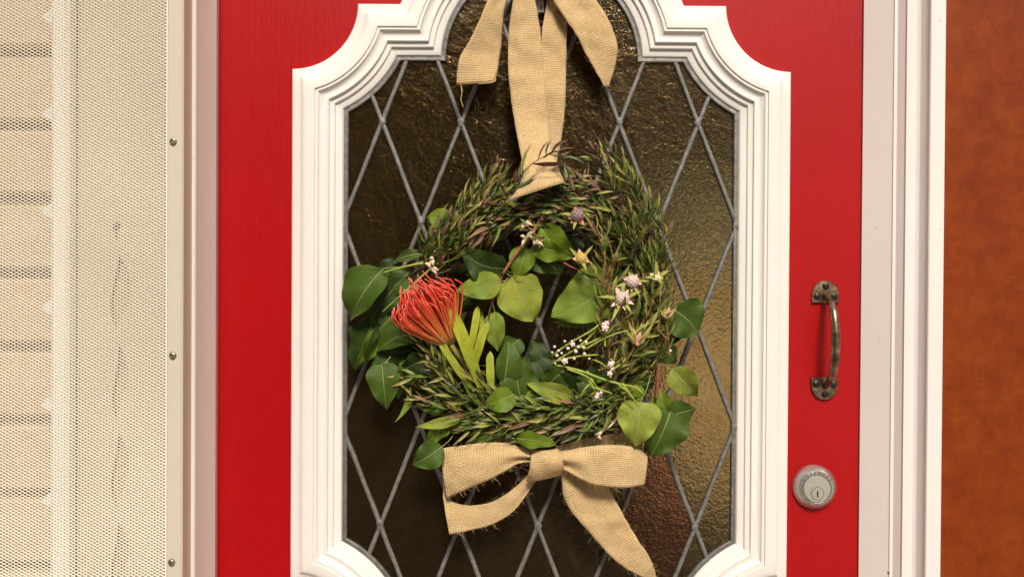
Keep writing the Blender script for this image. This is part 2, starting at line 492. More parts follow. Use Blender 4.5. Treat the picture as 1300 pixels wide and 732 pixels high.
# ------------------------------------------------------------------ brick wall on the left
wall = MB(); wall.box((-2.2, -0.022, 0.0), (-0.402, 0.20, 2.5))
wall = wall.build('brick_wall', M['mortar'], smooth=0)
tag(wall, 'cream brick wall with dark joints seen behind the pale screen door', 'wall')
def brick_mesh(length):
    bm = bmesh.new()
    bmesh.ops.create_cube(bm, size=1)
    bmesh.ops.scale(bm, vec=(length, 0.05, 0.078), verts=bm.verts)
    bmesh.ops.bevel(bm, geom=bm.edges[:], offset=0.004, segments=1, affect='EDGES')
    me = bpy.data.meshes.new('brick'); bm.to_mesh(me); bm.free()
    me.materials.append(M['brick']); return me
bfull, bhalf = brick_mesh(0.23), brick_mesh(0.11)
COURSE = 0.0905
zj = 1.6 - 0.268 + 0.007          # a joint seen at this height
k0 = int(zj / COURSE)
zbase = zj - k0 * COURSE
for r in range(27):
    zc_ = zbase + (r + 0.5) * COURSE
    if zc_ > 2.46: break
    x = -0.405
    first = True
    while x > -1.45:
        half = first and r % 2
        ln = 0.11 if half else 0.23
        o = bpy.data.objects.new('brick', bhalf if half else bfull)
        C.objects.link(o); o.parent = wall
        o.location = (x - ln / 2, -0.012 + rng.uniform(-0.0015, 0.0015), zc_ + rng.uniform(-0.001, 0.001))
        o.rotation_euler = (rng.uniform(-0.01, 0.01), rng.uniform(-0.006, 0.006), rng.uniform(-0.008, 0.008))
        x -= ln + 0.011
        first = False

# ------------------------------------------------------------------ screen door folded back on the left
SY = 0.088
sx1 = P(232, 366, SY).x; sx0 = P(211, 366, SY).x
screen = empty('screen_door'); screen.location = (0, 0, 0)
tag(screen, 'cream screen door with fine diamond mesh folded back against the brick wall', 'screen door')
SL, SB, ST = -1.18, 0.03, 2.06
fr = MB()
def rail(x0, x1, z0, z1, y=SY, dep=0.028, b=0.002):
    # bevelled bar
    rows = [[(x0, -(y - dep), z0), (x0, -(y - b), z0), (x0 + b, -y, z0), (x1 - b, -y, z0), (x1, -(y - b), z0), (x1, -(y - dep), z0)],
            [(x0, -(y - dep), z1), (x0, -(y - b), z1), (x0 + b, -y, z1), (x1 - b, -y, z1), (x1, -(y - b), z1), (x1, -(y - dep), z1)]]
    fr.grid(rows)
rail(sx0, sx1, SB, ST); rail(SL, SL + 0.03, SB, ST)
fr.box((SL + 0.03, -SY + 0.001, SB), (sx0, -SY + 0.027, SB + 0.05)); fr.box((SL + 0.03, -SY + 0.001, ST - 0.05), (sx0, -SY + 0.027, ST))
fr.build('frame', M['screenframe'], screen, 20)
# thin spline lip beside the mesh
lip = MB(); lip.box((sx0 - 0.0016, -SY + 0.003, SB + 0.05), (sx0, -SY + 0.02, ST - 0.05)); lip.build('spline', M['barwhite'], screen, 0)
# diamond grille: two families of flat slanted strands
gm = MB()
mx0, mx1, mz0, mz1 = SL + 0.03, sx0 - 0.001, SB + 0.05, ST - 0.05
dx, dz, hw = 0.00355, 0.00195, 0.00050
slope = dz / dx
for fam in (1, -1):
    yb = -SY + 0.006 + (0.0003 if fam > 0 else 0)
    n0 = int(((mz1 - mz0) + slope * (mx1 - mx0)) / (2 * dz)) + 2
    for i in range(n0):
        zs = mz0 - (slope * (mx1 - mx0) if fam > 0 else 0) + i * 2 * dz
        def zat(x): return zs + fam * slope * (x - mx0)
        xa, xb = mx0, mx1
        za, zb = zat(xa), zat(xb)
        lo, hi = mz0, mz1
        if fam > 0:
            if za < lo: xa = mx0 + (lo - zs) / slope
            if zb > hi: xb = mx0 + (hi - zs) / slope
        else:
            if za > hi: xa = mx0 + (zs - hi) / slope
            if zb < lo: xb = mx0 + (zs - lo) / slope
        if xb - xa < 0.002: continue
        za, zb = zat(xa), zat(xb)
        v = [gm.vert(p) for p in ((xa, yb - 0.0004, za - hw), (xb, yb - 0.0004, zb - hw), (xb, yb - 0.0006, zb), (xa, yb - 0.0006, za),
                                  (xb, yb, zb + hw), (xa, yb, za + hw), (xa, yb + 0.0006, za - hw), (xb, yb + 0.0006, zb - hw))]
        gm.face((v[0], v[1], v[2], v[3])); gm.face((v[3], v[2], v[4], v[5])); gm.face((v[6], v[7], v[1], v[0])); gm.face((v[5], v[4], v[7], v[6]))
tag(gm.build('diamond_mesh', M['mesh'], screen, 0, recalc=False), 'fine cream diamond grille filling the screen door')
# white upright with leaf-shaped points behind the grille
bx0, bx1 = P(72, 366, 0.06).x, P(95, 366, 0.06).x
br = MB()
rows = []
for z in (SB + 0.05, ST - 0.05):
    rows.append([(bx0, -0.050, z), (bx0, -0.064, z), (bx0 + 0.004, -0.068, z), (bx1 - 0.004, -0.068, z), (bx1, -0.064, z), (bx1, -0.050, z)])
br.grid([[(x, y - 0.008, z) for x, y, z in r] for r in rows]); br.build('upright_bar', M['barwhite'], screen, 30)
for k in range(16):
    py = 45 - 115.5 * 4 + k * 115.5
    zc_ = 1.6 - py / 1000
    if not (SB + 0.08 < zc_ < ST - 0.08): continue
    s = MB()
    prof = [(bx0, zc_ + 0.013), (bx0 - 0.006, zc_ + 0.0085), (bx0 - 0.013, zc_ + 0.003), (bx0 - 0.0165, zc_ - 0.001), (bx0 - 0.010, zc_ - 0.005), (bx0, zc_ - 0.011)]
    a = [s.vert((x, -0.064, z)) for x, z in prof]; b = [s.vert((x, -0.056, z)) for x, z in prof]
    s.face(a); s.face(b[::-1])
    for i in range(len(a)): s.face((a[i], b[i], b[(i + 1) % 6], a[(i + 1) % 6]))
    s.build('pointed_leaf', M['barwhite'], screen, 0)
M['backing'] = simple('tan_backing', (0.50, 0.39, 0.255), 0.8, 0, 60, 0.25, 0.2)
# cast panel with leaf-shaped openings
cp = MB()
xa, xb = P(97, 366, 0.055).x, P(209, 366, 0.055).x
N = 500
rowsL, rowsR = [], []
for i in range(N + 1):
    z = SB + 0.05 + (ST - SB - 0.1) * i / N
    py = (1.6 - z) * 1000
    ph = ((py - 330) / 107) % 1.0
    op = max(0.0, math.sin(math.pi * min(1, ph / 0.82))) ** 0.9 if ph < 0.82 else 0
    lev = mnoise.noise(Vector((0.3, 0.1, math.floor((py - 330) / 107) * 1.7))) * 0.5 + 0.75
    cxx = P(151 + 4 * math.sin(2 * math.pi * ph), 366, 0.055).x
    wd = 0.00002 + 0.0115 * op * min(1.0, lev) * (1.0 if py > 290 else 0.0)
    rowsL.append([(xa, -0.053, z), ((xa + cxx) / 2, -0.058, z), (cxx - wd, -0.054, z), (cxx - wd, -0.050, z)])
    rowsR.append([(cxx + wd, -0.050, z), (cxx + wd, -0.054, z), ((cxx + xb) / 2, -0.0575, z), (xb, -0.053, z)])
cp.box((xa, -0.047, SB + 0.05), (xb, -0.044, ST - 0.05), 1)
cp.grid(rowsL); cp.grid(rowsR)
cp.build('cast_panel', [M['ornament'], M['backing']], screen, 40)
for px, py in ((220, 180), (219.5, 451), (218, 713)):
    s = MB(); p = P(px, py, SY); p.y = -SY
    s.lathe(p, [(0.0043, 0.0), (0.0043, 0.0008), (0.0036, 0.002), (0.0022, 0.0027), (0.0018, 0.0018), (0.0001, 0.0016)], 18)
    s.build('screw', M['steel'], screen, 30)

# ------------------------------------------------------------------ door frame (jambs)
frame = empty('door_frame'); tag(frame, 'pale painted door frame with moulded jambs around the red door', 'door frame')
def jamb(name, prof, mat):
    j = MB(); pts = []
    for px, d in prof:
        q = P(px, 366, d); pts.append((q.x, q.y))
    zs = [0.0 + 2.1 * i / 12 for i in range(13)]
    j.grid([[(x, y, z) for x, y in pts] for z in zs])
    return j.build(name, mat, frame, 25, recalc=False)
jamb('jamb', [(283, -0.03), (277.0, 0.0), (274, 0.018), (249.5, 0.0555), (248.5, 0.058), (246, 0.060), (243.5, 0.060), (241.5, 0.0590), (238, 0.066), (234.5, 0.072), (232.5, 0.0745), (232.0, 0.06)][::-1], M['jamb'])
jamb('jamb', [(1086, -0.03), (1092.5, 0.0), (1093.5, 0.003), (1131.5, 0.0265), (1132.5, 0.0285), (1136.5, 0.0290), (1137.5, 0.0300), (1146.5, 0.0370), (1148.5, 0.0405), (1152, 0.0405), (1157, 0.0375), (1161, 0.0370), (1166, 0.0395), (1177, 0.0520), (1178.0, 0.0560), (1179.5, 0.0570),
              (1196.5, 0.057), (1197.5, 0.0562), (1197.4, 0.035), (1197.0, 0.02)], M['jambwhite'])
hd = MB()
hd.box((-0.40, -0.07, 2.062), (0.50, 0.05, 2.16)); hd.build('head_jamb', M['jamb'], frame, 0)
# small nick of chipped paint low on the right jamb bead
nk = MB(); q = P(1128, 726, 0.0385); nk.ball(q, 0.0024, 0, 7, 5, (0.6, 0.5, 1.3)); nk.build('catch_pin', M['steel'], frame)

# ------------------------------------------------------------------ brown panel right
bp = MB(); x0 = P(1192, 366, 0.034).x
bp.box((x0, -0.034, 0.0), (1.9, 0.15, 2.5))
panel = bp.build('wall_panel', M['brown'], smooth=0)
tag(panel, 'smooth mottled red-brown wall panel beside the white jamb', 'wall panel')
M['scratch'] = simple('pale_scratch', (0.26, 0.062, 0.010), 0.6, 0, 200, 0.3, 0)
scr = MB()
for a, b in (((1247, 440), (1247.5, 500)), ((1247, 505.5), (1300, 506)), ((1258, 418), (1275, 417.6)), ((1220, 60.5), (1223, 61)), ((1217, 116), (1223, 118)), ((1250, 114), (1256, 115)), ((1275, 353), (1292, 350)), ((1278, 360), (1288, 357)), ((1276, 385), (1290, 392)), ((1254, 327), (1260, 328)), ((1204, 660), (1208, 663))):
    p, q = P(*a, 0.0342), P(*b, 0.0342); dd = (q - p)
    nseg = max(2, int(dd.length / 0.004))
    nr = Vector((-dd.z, 0, dd.x)).normalized() * 0.00022
    for i in range(nseg):
        if rng.random() < 0.25: continue
        u, v = p + dd * (i / nseg), p + dd * ((i + 0.9) / nseg)
        idx = [scr.vert(u - nr), scr.vert(v - nr), scr.vert(v + nr), scr.vert(u + nr)]
        scr.face(idx)
tag(scr.build('scratch_marks', M['scratch'], panel, 0), 'faint pale scratches on the brown panel')

# dim hall behind the door: far opening added to light the right panes gold
HL, HR, HB, HT = -0.41, 1.52, 2.9, 2.12
hl = MB()
hl.box((HL - .05, 0.21, 0.002), (HL, HB, HT)); hl.box((HR, 0.16, 0.002), (HR + .05, HB, HT))
hl.box((HL - .05, 0.06, HT), (HR + .05, HB + .05, HT + .05))
hl.box((HL, 0.05, 0.004), (HR, HB, 0.01))
hl.box((0.455, 0.042, 0.012), (HR, 0.048, HT))
OX0, OX1, OZ1 = 0.62, 1.46, 1.72
hl.box((HL, HB, 0.002), (OX0, HB + .05, HT)); hl.box((OX1, HB, 0.002), (HR, HB + .05, HT)); hl.box((OX0, HB, OZ1), (OX1, HB + .05, HT))
tag(hl.build('hall_wall', M['hall'], None, 0), 'dim brown hall seen blurred through the amber glass', None, None, 'structure')

# ------------------------------------------------------------------ door
door = empty('front_door'); tag(door, 'glossy red front door with white shaped moulding around leaded amber glass', 'door')
KM = 0.989
def half_outline(w, n=16):
    r = 83 + w; s = math.sqrt(r * r - w * w); ra = 193 - w
    pts = [(369 + w, 415)]
    a1, a2 = math.asin(w / r), math.acos(w / r)
    for i in range(n + 1):
        a = a1 + (a2 - a1) * i / n
        pts.append((369 + r * math.sin(a), 6 + r * math.cos(a)))
    bx = math.sqrt(ra * ra - (69 - w) ** 2); th = math.atan2(69 - w, bx)   # start above the horizontal
    for i in range(2 * n + 1):
        a = math.pi - th - (math.pi - 2 * th) * i / (2 * n)
        pts.append((686 + ra * math.cos(a), 75 - ra * math.sin(a)))
    for i in range(n + 1):
        a = a2 + (a1 - a2) * i / n
        pts.append((1372 - (369 + r * math.sin(a)), 6 + r * math.cos(a)))
    pts.append((1003 - w, 415))
    return pts
def outline(w, n=16):
    t = half_outline(w, n)
    return t + [(x, 830 - y) for x, y in t[::-1]]
def mould_pt(px, py, h):
    return Vector(((px - 650) / 1000 * KM, -h, 1.234 - (py - 366) / 1000 * KM))
prof = [(0, -0.001), (0, 0.008), (0.6, 0.0098), (2, 0.0112), (5, 0.0122), (11, 0.0132), (13, 0.0142), (15, 0.0162), (17, 0.0176), (20, 0.0182), (30, 0.0198), (31, 0.0196), (31.6, 0.0172), (32.4, 0.0172), (33, 0.0182), (35, 0.0182), (35.8, 0.0165), (37, 0.0150),
        (39.5, 0.0136), (42, 0.0132), (45, 0.0136), (47, 0.0146), (48, 0.0142), (48.6, 0.0112), (51, 0.0104), (53.5, 0.0106), (54.8, 0.0100), (55.4, 0.0074), (58, 0.0066), (61, 0.0064), (63.5, 0.0052), (65.5, 0.002), (66, -0.002)]
mo = MB()
def uneven(w_, x, y, h):
    if h <= 0: return h
    return h + 0.00035 * mnoise.noise(Vector((x * .02, y * .02, w_ * .12))) + 0.00015 * mnoise.noise(Vector((x * .09, y * .09, w_ * .3)))
def dense(w_):
    p = outline(w_); out = []
    for i in range(len(p)):
        a, b = p[i], p[(i + 1) % len(p)]
        k = 14 if (i in (0, len(half_outline(w_)) - 2, len(half_outline(w_)), len(p) - 2)) else 1
        out += [(a[0] + (b[0] - a[0]) * j / k, a[1] + (b[1] - a[1]) * j / k) for j in range(k)]
    return out
rows = [[mould_pt(x, y, uneven(w_, x, y, h)) for x, y in dense(w_)] for w_, h in prof]
mo.grid(rows, closed=True)
tag(mo.build('moulding', M['white'], door, 28), 'white stepped moulding around the glass')
# red slab with the window opening
bm = bmesh.new()
ol = [(-0.3735, 0.012), (0.4415, 0.012), (0.4415, 2.058), (-0.3735, 2.058)]
ov = [bm.verts.new((x, 0, z)) for x, z in ol]
iv = [bm.verts.new(mould_pt(x, y, 0)) for x, y in outline(18, 10)]
es = [bm.edges.new((ov[i], ov[(i + 1) % 4])) for i in range(4)]
es += [bm.edges.new((iv[i], iv[(i + 1) % len(iv)])) for i in range(len(iv))]
bmesh.ops.triangle_fill(bm, use_beauty=True, edges=es, normal=(0, -1, 0))
ex = bmesh.ops.extrude_face_region(bm, geom=bm.faces[:])
bmesh.ops.translate(bm, vec=(0, 0.038, 0), verts=[v for v in ex['geom'] if isinstance(v, bmesh.types.BMVert)])
bmesh.ops.recalc_face_normals(bm, faces=bm.faces)
me = bpy.data.meshes.new('slab'); bm.to_mesh(me); bm.free(); me.materials.append(M['red'])
slab = bpy.data.objects.new('slab', me); C.objects.link(slab); slab.parent = door

# leaded window: border came > panes, diagonal cames, solder joints
lw = MB()
rows = [[mould_pt(x, y, h) for x, y in outline(w_)] for w_, h in ((64.2, -0.003), (64.6, 0.0028), (66, 0.0040), (69.5, 0.0042), (70.6, 0.0032), (70.8, -0.003))]
lw.grid(rows, closed=True)
leaded = lw.build('leaded_window', M['lead'], door, 40)
tag(leaded, 'dark amber leaded window in a diamond lattice')
GX, GY, HX, HY = 684.5, 28.5, 50.0, 127.8
poly = outline(68.0, 10)
def sh_clip(sub, a, b):
    out = []
    def ins(p): return (b[0] - a[0]) * (p[1] - a[1]) - (b[1] - a[1]) * (p[0] - a[0]) >= 0
    for i in range(len(sub)):
        p, q = sub[i - 1], sub[i]
        ip, iq = ins(p), ins(q)
        if ip != iq:
            d1 = (b[0]-a[0])*(p[1]-a[1])-(b[1]-a[1])*(p[0]-a[0]); d2 = (b[0]-a[0])*(q[1]-a[1])-(b[1]-a[1])*(q[0]-a[0])
            t = d1 / (d1 - d2)
            out.append((p[0] + (q[0]-p[0])*t, p[1] + (q[1]-p[1])*t))
        if iq: out.append(q)
    return out
def inpoly(x, y):
    c = False; j = len(poly) - 1
    for i in range(len(poly)):
        (xi, yi), (xj, yj) = poly[i], poly[j]
        if (yi > y) != (yj > y) and x < (xj - xi) * (y - yi) / (yj - yi) + xi: c = not c
        j = i
    return c
prng = random.Random(11)
for k in range(-1, 8):
    for mcol in range(-4, 5):
        cx = GX + 100 * mcol + (0 if k % 2 == 0 else 50)
        cy = GY + HY * k
        dia = [(cx, cy - HY), (cx + HX, cy), (cx, cy + HY), (cx - HX, cy)]
        sub = poly
        for i in range(4):
            sub = sh_clip(sub, dia[i], dia[(i + 1) % 4])
            if not sub: break
        if len(sub) < 3: continue
        area = abs(sum(sub[i-1][0]*sub[i][1] - sub[i][0]*sub[i-1][1] for i in range(len(sub)))) / 2
        if area < 60: continue
        clean = [sub[0]]
        for p in sub[1:]:
            if math.hypot(p[0]-clean[-1][0], p[1]-clean[-1][1]) > 0.3: clean.append(p)
        pm = MB(); zc_ = 1.6 - cy / 1000; xc_ = (cx - 650) / 1000
        rel = [(D(x, y) - Vector((xc_, 0, zc_))) for x, y in clean]
        a = [pm.vert((v.x, -0.0012, v.z)) for v in rel]; b = [pm.vert((v.x, 0.0016, v.z)) for v in rel]
        pm.face(a); pm.face(b[::-1])
        for i in range(len(a)): pm.face((a[i-1], a[i], b[i], b[i-1]))
        mt = M['redreflect'] if (770 < cx < 850 and 560 < cy < 720) else M['amber']
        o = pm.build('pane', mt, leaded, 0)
        o.location = (xc_, 0.001, zc_)
        o.rotation_euler = (prng.uniform(-0.012, 0.012), 0, prng.uniform(-0.014, 0.014))
# diagonal cames
seen_nodes = set()
for fam in (1, -1):
    for mcol in range(-9, 10):
        x0 = (GX - 50 + 100 * mcol)
        ts = [i * 0.01 for i in range(-180, 900)]
        ins = [t for t in ts if inpoly(x0 + fam * HX * t, GY + HY * t)]
        if len(ins) < 6: continue
        runs = []; st = ins[0]; pv = ins[0]
        for t in ins[1:]:
            if t - pv > 0.015: runs.append((st, pv)); st = t
            pv = t
        runs.append((st, pv))
        for ta, tb in runs:
            if tb - ta < 0.06: continue
            n = max(4, int((tb - ta) * 8))
            rows = []
            p0 = D(x0 + fam*HX*ta, GY + HY*ta); p1 = D(x0 + fam*HX*tb, GY + HY*tb)
            dirv = (p1 - p0).normalized(); nr = Vector((dirv.z, 0, -dirv.x))
            for i in range(n + 1):
                p = p0.lerp(p1, i / n) + nr * prng.uniform(-0.0003, 0.0003)
                wv = 0.0028 + prng.uniform(-0.0002, 0.0002)
                lift = 0.0004 if fam > 0 else 0
                rows.append([p + nr * a_ * wv + Vector((0, -h - lift, 0)) for a_, h in ((-1, -0.003), (-1, 0.0018), (-0.6, 0.0030), (0, 0.0034), (0.6, 0.0030), (1, 0.0018), (1, -0.003))])
            cm = MB(); cm.grid(rows); cm.build('came', M['lead'], leaded, 50, recalc=False)
for k in range(0, 7):
    for mcol in range(-4, 5):
        nx = GX + 100 * mcol + (0 if k % 2 else 50); ny = GY + HY * k
        if inpoly(nx + 2, ny) or inpoly(nx - 2, ny):
            s = MB(); c = D(nx + prng.uniform(-0.8, 0.8), ny + prng.uniform(-1.5, 1.5), 0.0024)
            rows = []
            for i in range(7):
                a = math.pi * 0.5 * i / 6
                rows.append([c + Vector((math.sin(a) * math.cos(t_) * 0.0045 * (1 + 0.22 * math.sin(3 * t_ + nx)), -math.cos(a) * 0.0021, math.sin(a) * math.sin(t_) * 0.0075 * (1 + 0.15 * math.cos(2 * t_ + ny)))) for t_ in [2 * math.pi * j / 14 for j in range(14)]])
            s.grid(rows, closed=True); s.build('solder_joint', M['solder'], leaded, 170)

# handle
hx, hz0, hz1 = (1047 - 650) / 1000, 1.6 - 0.368, 1.6 - 0.490
handle = empty('pull_handle', door); tag(handle, 'antique bronze pull handle with screwed end plates')
def plate(zc_, flip):
    pl = MB(); pr = []
    wd, hgt = 0.0172, 0.0275
    # flat edge towards the grip, shouldered and rounded at the outer end
    side = [(-wd, -hgt / 2), (-wd * 0.98, -hgt * 0.05), (-wd * 0.84, hgt * 0.22), (-wd * 0.62, hgt * 0.40), (-wd * 0.35, hgt * 0.50), (0, hgt * 0.53)]
    pr = side + [(-x, z) for x, z in side[-2::-1]]
    rows = []
    for sc_, h in ((1.0, 0.0), (1.0, 0.0028), (0.94, 0.0040), (0.6, 0.0044), (0.02, 0.0046)):
        rows.append([Vector((hx + x * sc_, -h, zc_ + flip * z * sc_)) for x, z in pr])
    pl.grid(rows, closed=True)
    o = pl.build('plate', M['bronze'], handle, 30)
    for sx, sz in ((-0.0108, -0.0055), (0.0108, -0.0055), (0, 0.0075)):
        s = MB(); c = Vector((hx + sx, -0.0042, zc_ + flip * sz))
        s.lathe(c, [(0.0046, 0), (0.0044, 0.0008), (0.0030, 0.0018), (0.0012, 0.0021), (0.0001, 0.0021)], 16)
        a = rng.uniform(0, 1.5)
        for q in (a, a + math.pi / 2):
            u = Vector((math.cos(q), 0, math.sin(q))); v = Vector((-u.z, 0, u.x)); cc = c + Vector((0, -0.0023, 0))
            idx = [s.vert(cc + u * 0.0026 * e + v * 0.0005 * f_) for e, f_ in ((-1, -1), (1, -1), (1, 1), (-1, 1))]
            s.face(idx, 1)
        s.build('screw', [M['darkscrew'], M['black']], o, 30, recalc=False)
plate(hz0, 1); plate(hz1, -1)
gp = MB()
path = catmull([(hx, -0.003, hz0 - 0.003), (hx, -0.014, hz0 - 0.008), (hx, -0.027, hz0 - 0.018), (hx, -0.036, hz0 - 0.036), (hx, -0.0385, (hz0 + hz1) / 2), (hx, -0.036, hz1 + 0.036), (hx, -0.027, hz1 + 0.018), (hx, -0.014, hz1 + 0.008), (hx, -0.003, hz1 + 0.003)], 40)
rad = [0.0037 + 0.0018 * math.sin(math.pi * i / 39) ** 1.5 for i in range(40)]
gp.tube(path, rad, 14); gp.build('grip', M['bronze'], handle, 60)

# lock
lc = D(1035.5, 615.5)
lock = empty('deadlock', door); tag(lock, 'round satin nickel deadlock with keyhole cylinder')
s = MB(); s.lathe(lc, [(0.0282, 0), (0.0282, 0.002), (0.0272, 0.0045), (0.0225, 0.0105), (0.0212, 0.0116), (0.0182, 0.0120), (0.0176, 0.0118), (0.0174, 0.0095), (0.0170, 0.0090)], 48)
s.build('rose', M['nickel'], lock, 25)
s = MB(); s.lathe(lc, [(0.0170, 0.008), (0.0170, 0.0122), (0.0163, 0.0132), (0.0001, 0.0134)], 40)
cyl = s.build('cylinder', M['nickelpale'], lock, 30)
kc = lc + Vector((0, 0, -0.0055))
s = MB(); s.lathe(kc, [(0.0083, 0.0133), (0.0083, 0.0136), (0.0076, 0.0136), (0.0076, 0.0130)], 32); s.build('plug_ring', M['steel'], cyl, 30)
s = MB(); s.lathe(kc, [(0.0075, 0.0130), (0.0074, 0.0140), (0.0001, 0.0141)], 32); s.build('key_plug', M['nickelpale'], cyl, 30)
s = MB(); ys = lc.y - 0.0143
for poly_ in ([(-0.0008, 0.0035), (0.0008, 0.0035), (0.0006, 0.001), (0.0012, -0.001), (0.0006, -0.0025), (0.0022, -0.0042), (-0.0012, -0.0042), (-0.0004, -0.0025), (-0.0012, -0.0005)],):
    s.face([s.vert((kc.x + x, ys, kc.z + z)) for x, z in poly_])
s.build('keyhole', M['black'], cyl, 0)

def letters(word, centre, radius, mid_deg, size, y, mat, parent, name, step_deg, bottom=False):
    mb = MB()
    n = len(word)
    for i, ch in enumerate(word):
        cu = bpy.data.curves.new('glyph', 'FONT'); cu.body = ch; cu.size = size; cu.extrude = 0.0003; cu.align_x = 'CENTER'; cu.align_y = 'CENTER'; cu.resolution_u = 2; cu.offset = 0.00008
        ob = bpy.data.objects.new('glyph', cu); C.objects.link(ob)
        dg = bpy.context.evaluated_depsgraph_get()
        me = bpy.data.meshes.new_from_object(ob.evaluated_get(dg))
        off = (i - (n - 1) / 2) * step_deg
        a = R(mid_deg - off) if not bottom else R(mid_deg + off)
        rot = a - math.pi / 2 if not bottom else a + math.pi / 2
        base = len(mb.v)
        for v in me.vertices:
            x = v.co.x * math.cos(rot) - v.co.y * math.sin(rot); z = v.co.x * math.sin(rot) + v.co.y * math.cos(rot)
            mb.v.append((centre.x + radius * math.cos(a) + x, y - v.co.z, centre.z + radius * math.sin(a) + z))
        for p in me.polygons: mb.face([base + q for q in p.vertices])
        bpy.data.objects.remove(ob); bpy.data.curves.remove(cu); bpy.data.meshes.remove(me)
    return mb.build(name, mat, parent, 0)
M['etch'] = simple('dark_etched_metal', (0.20, 0.17, 0.125), 0.5, 0.6, 300, 0.2, 0)
letters('LOCKWOOD', lc, 0.0201, 90, 0.0056, lc.y - 0.0121, M['etch'], lock, 'lettering', 15.5)
letters('SECURITY', lc, 0.0201, 270, 0.0054, lc.y - 0.0121, M['etch'], lock, 'lettering', 13, True)

# ------------------------------------------------------------------ ribbons
def ribbon(name, left, right, parent, n=46, nw=14, wave=0.0024, pleat=(0, 0, 0), seed=1, mat=None, frays=60, bow=0.0):
    """left/right: edge polylines of (px, py, depth m); pleat = (amplitude, count, where 0 start 1 end)"""
    L = catmull([P(*p) for p in left], n); Rr = catmull([P(*p) for p in right], n)
    rows, uvs = [], []
    mb = MB(); rr = random.Random(seed)
    dist = 0
    prev = None
    for i in range(n):
        row, ur = [], []
        mid = (L[i] + Rr[i]) / 2
        if prev is not None: dist += (mid - prev).length
        prev = mid
        wl = (Rr[i] - L[i]).length
        t = i / (n - 1)
        for j in range(nw + 1):
            u = j / nw
            p = L[i].lerp(Rr[i], u)
            nz = mnoise.noise(Vector((p.x * 22 + seed * 7, p.z * 22, seed))) + 0.45 * mnoise.noise(Vector((p.x * 60 + seed * 3, p.z * 60, seed + 5)))
            fall = max(0.0, 1 - (t if pleat[2] == 0 else 1 - t) / 0.55) ** 1.4
            d_ = wave * nz * 2 + pleat[0] * fall * math.cos(u * math.pi * 2 * pleat[1] + seed) + bow * math.sin(math.pi * u)
            edge = 0.0006 * mnoise.noise(Vector((p.z * 130, p.x * 130, seed + j)))
            row.append(p + Vector((edge if j in (0, nw) else 0, -d_, edge if j in (0, nw) else 0)))
            ur.append((u * 64.0, dist * 1000))
        rows.append(row); uvs.append(ur)
    mb.grid(rows, 0, uvs)
    o = mb.build(name, mat or M['burlap'], parent, 170, recalc=False)
    so_ = o.modifiers.new('thickness', 'SOLIDIFY'); so_.thickness = 0.0011; so_.offset = 0
    # loose jute fibres along the edges
    if frays:
        fb = MB()
        for q in range(int(frays * 0.5)):
            i = rr.randrange(1, n - 1); side = rr.choice((0, nw))
            p = rows[i][side]; inn = (rows[i][nw // 2] - p).normalized(); al = (rows[i + 1][side] - rows[i - 1][side]).normalized()
            ln = rr.uniform(0.002, 0.0065) if rr.random() < 0.85 else rr.uniform(0.007, 0.014)
            dv = (-inn + al * rr.uniform(-1.3, 1.3) + Vector((0, rr.uniform(-0.6, 0.3), rr.uniform(-0.4, 0.4)))).normalized()
            bend = Vector((rr.uniform(-1, 1), rr.uniform(-1, 1), rr.uniform(-1, 1))) * ln * 0.35
            fb.tube([p + inn * 0.001, p + dv * ln * 0.5 + bend * 0.5, p + dv * ln + bend * 0.0 + al * ln * 0.2], [0.00011, 0.00010, 0.00006], 3, 0, False)
        fo = fb.build('loose_threads', M['jute'], o, 0, recalc=False); tag(fo, kind='stuff')
    return o

hang = empty('hanging_ribbon'); hang.location = (0, 0, 0)
tag(hang, 'long burlap ribbon tied above the wreath with short side tails', 'ribbon')
# strand behind the front one
ribbon('back_strand', [(697, -22, .020), (693, 10, .024), (688, 40, .028), (687, 80, .030), (686, 130, .031), (688, 175, .032), (692, 215, .032)],
       [(722, -22, .018), (721, 20, .020), (719, 60, .021), (718, 110, .023), (716, 150, .025), (711, 185, .028), (706, 210, .030)], hang, seed=3, pleat=(.003, 1.5, 0), frays=50)
ribbon('front_strand', [(655, -22, .034), (650, 10, .036), (646, 40, .038), (645, 85, .040), (648, 120, .041), (654, 160, .043), (661, 195, .062), (664, 216, .080), (658, 238, .090), (646, 254, .092)],
       [(676, -22, .030), (681, 10, .032), (686, 40, .033), (690, 85, .034), (694, 125, .036), (698, 165, .038), (701, 192, .056), (710, 212, .076), (719, 224, .090), (719, 231, .092)], hang, seed=4, pleat=(.004, 1.0, 0), frays=60, n=60, bow=0.003)
ribbon('side_tail', [(648, -28, .024), (622, -2, .030), (608, 28, .036), (596, 52, .040), (585, 70, .041), (581, 88, .040), (579.5, 108, .038)],
       [(660, -22, .020), (643, 2, .020), (638, 30, .022), (636, 58, .024), (633, 78, .026), (631, 92, .028), (627, 105, .030)], hang, seed=5, pleat=(.003, 1.2, 0), frays=70)
ribbon('side_tail', [(688, -26, .030), (700, -2, .034), (716, 22, .036), (731, 44, .036), (745, 70, .034), (757, 92, .032), (768, 111, .030)],
       [(706, -34, .026), (745, -10, .030), (766, 14, .034), (778, 38, .034), (783.5, 60, .032), (781, 84, .030), (772, 111, .029)], hang, seed=6, pleat=(.004, 1.2, 0), frays=70)
kn = MB()
c = P(685, -32, .03)
rows = []
for i in range(13):
    a = math.pi * i / 12
    rows.append([c + Vector((math.sin(a) * math.cos(t_) * .030, math.sin(a) * math.sin(t_) * .016, math.cos(a) * .022)) + Vector((0, 0.002 * math.sin(5 * t_ + i), 0)) for t_ in [2 * math.pi * j / 24 for j in range(24)]])
kn.grid(rows, 0, [[(j * 4, i * 4) for j in range(24)] for i in range(13)], closed=True)
kn.build('knot', M['burlap'], hang, 170)
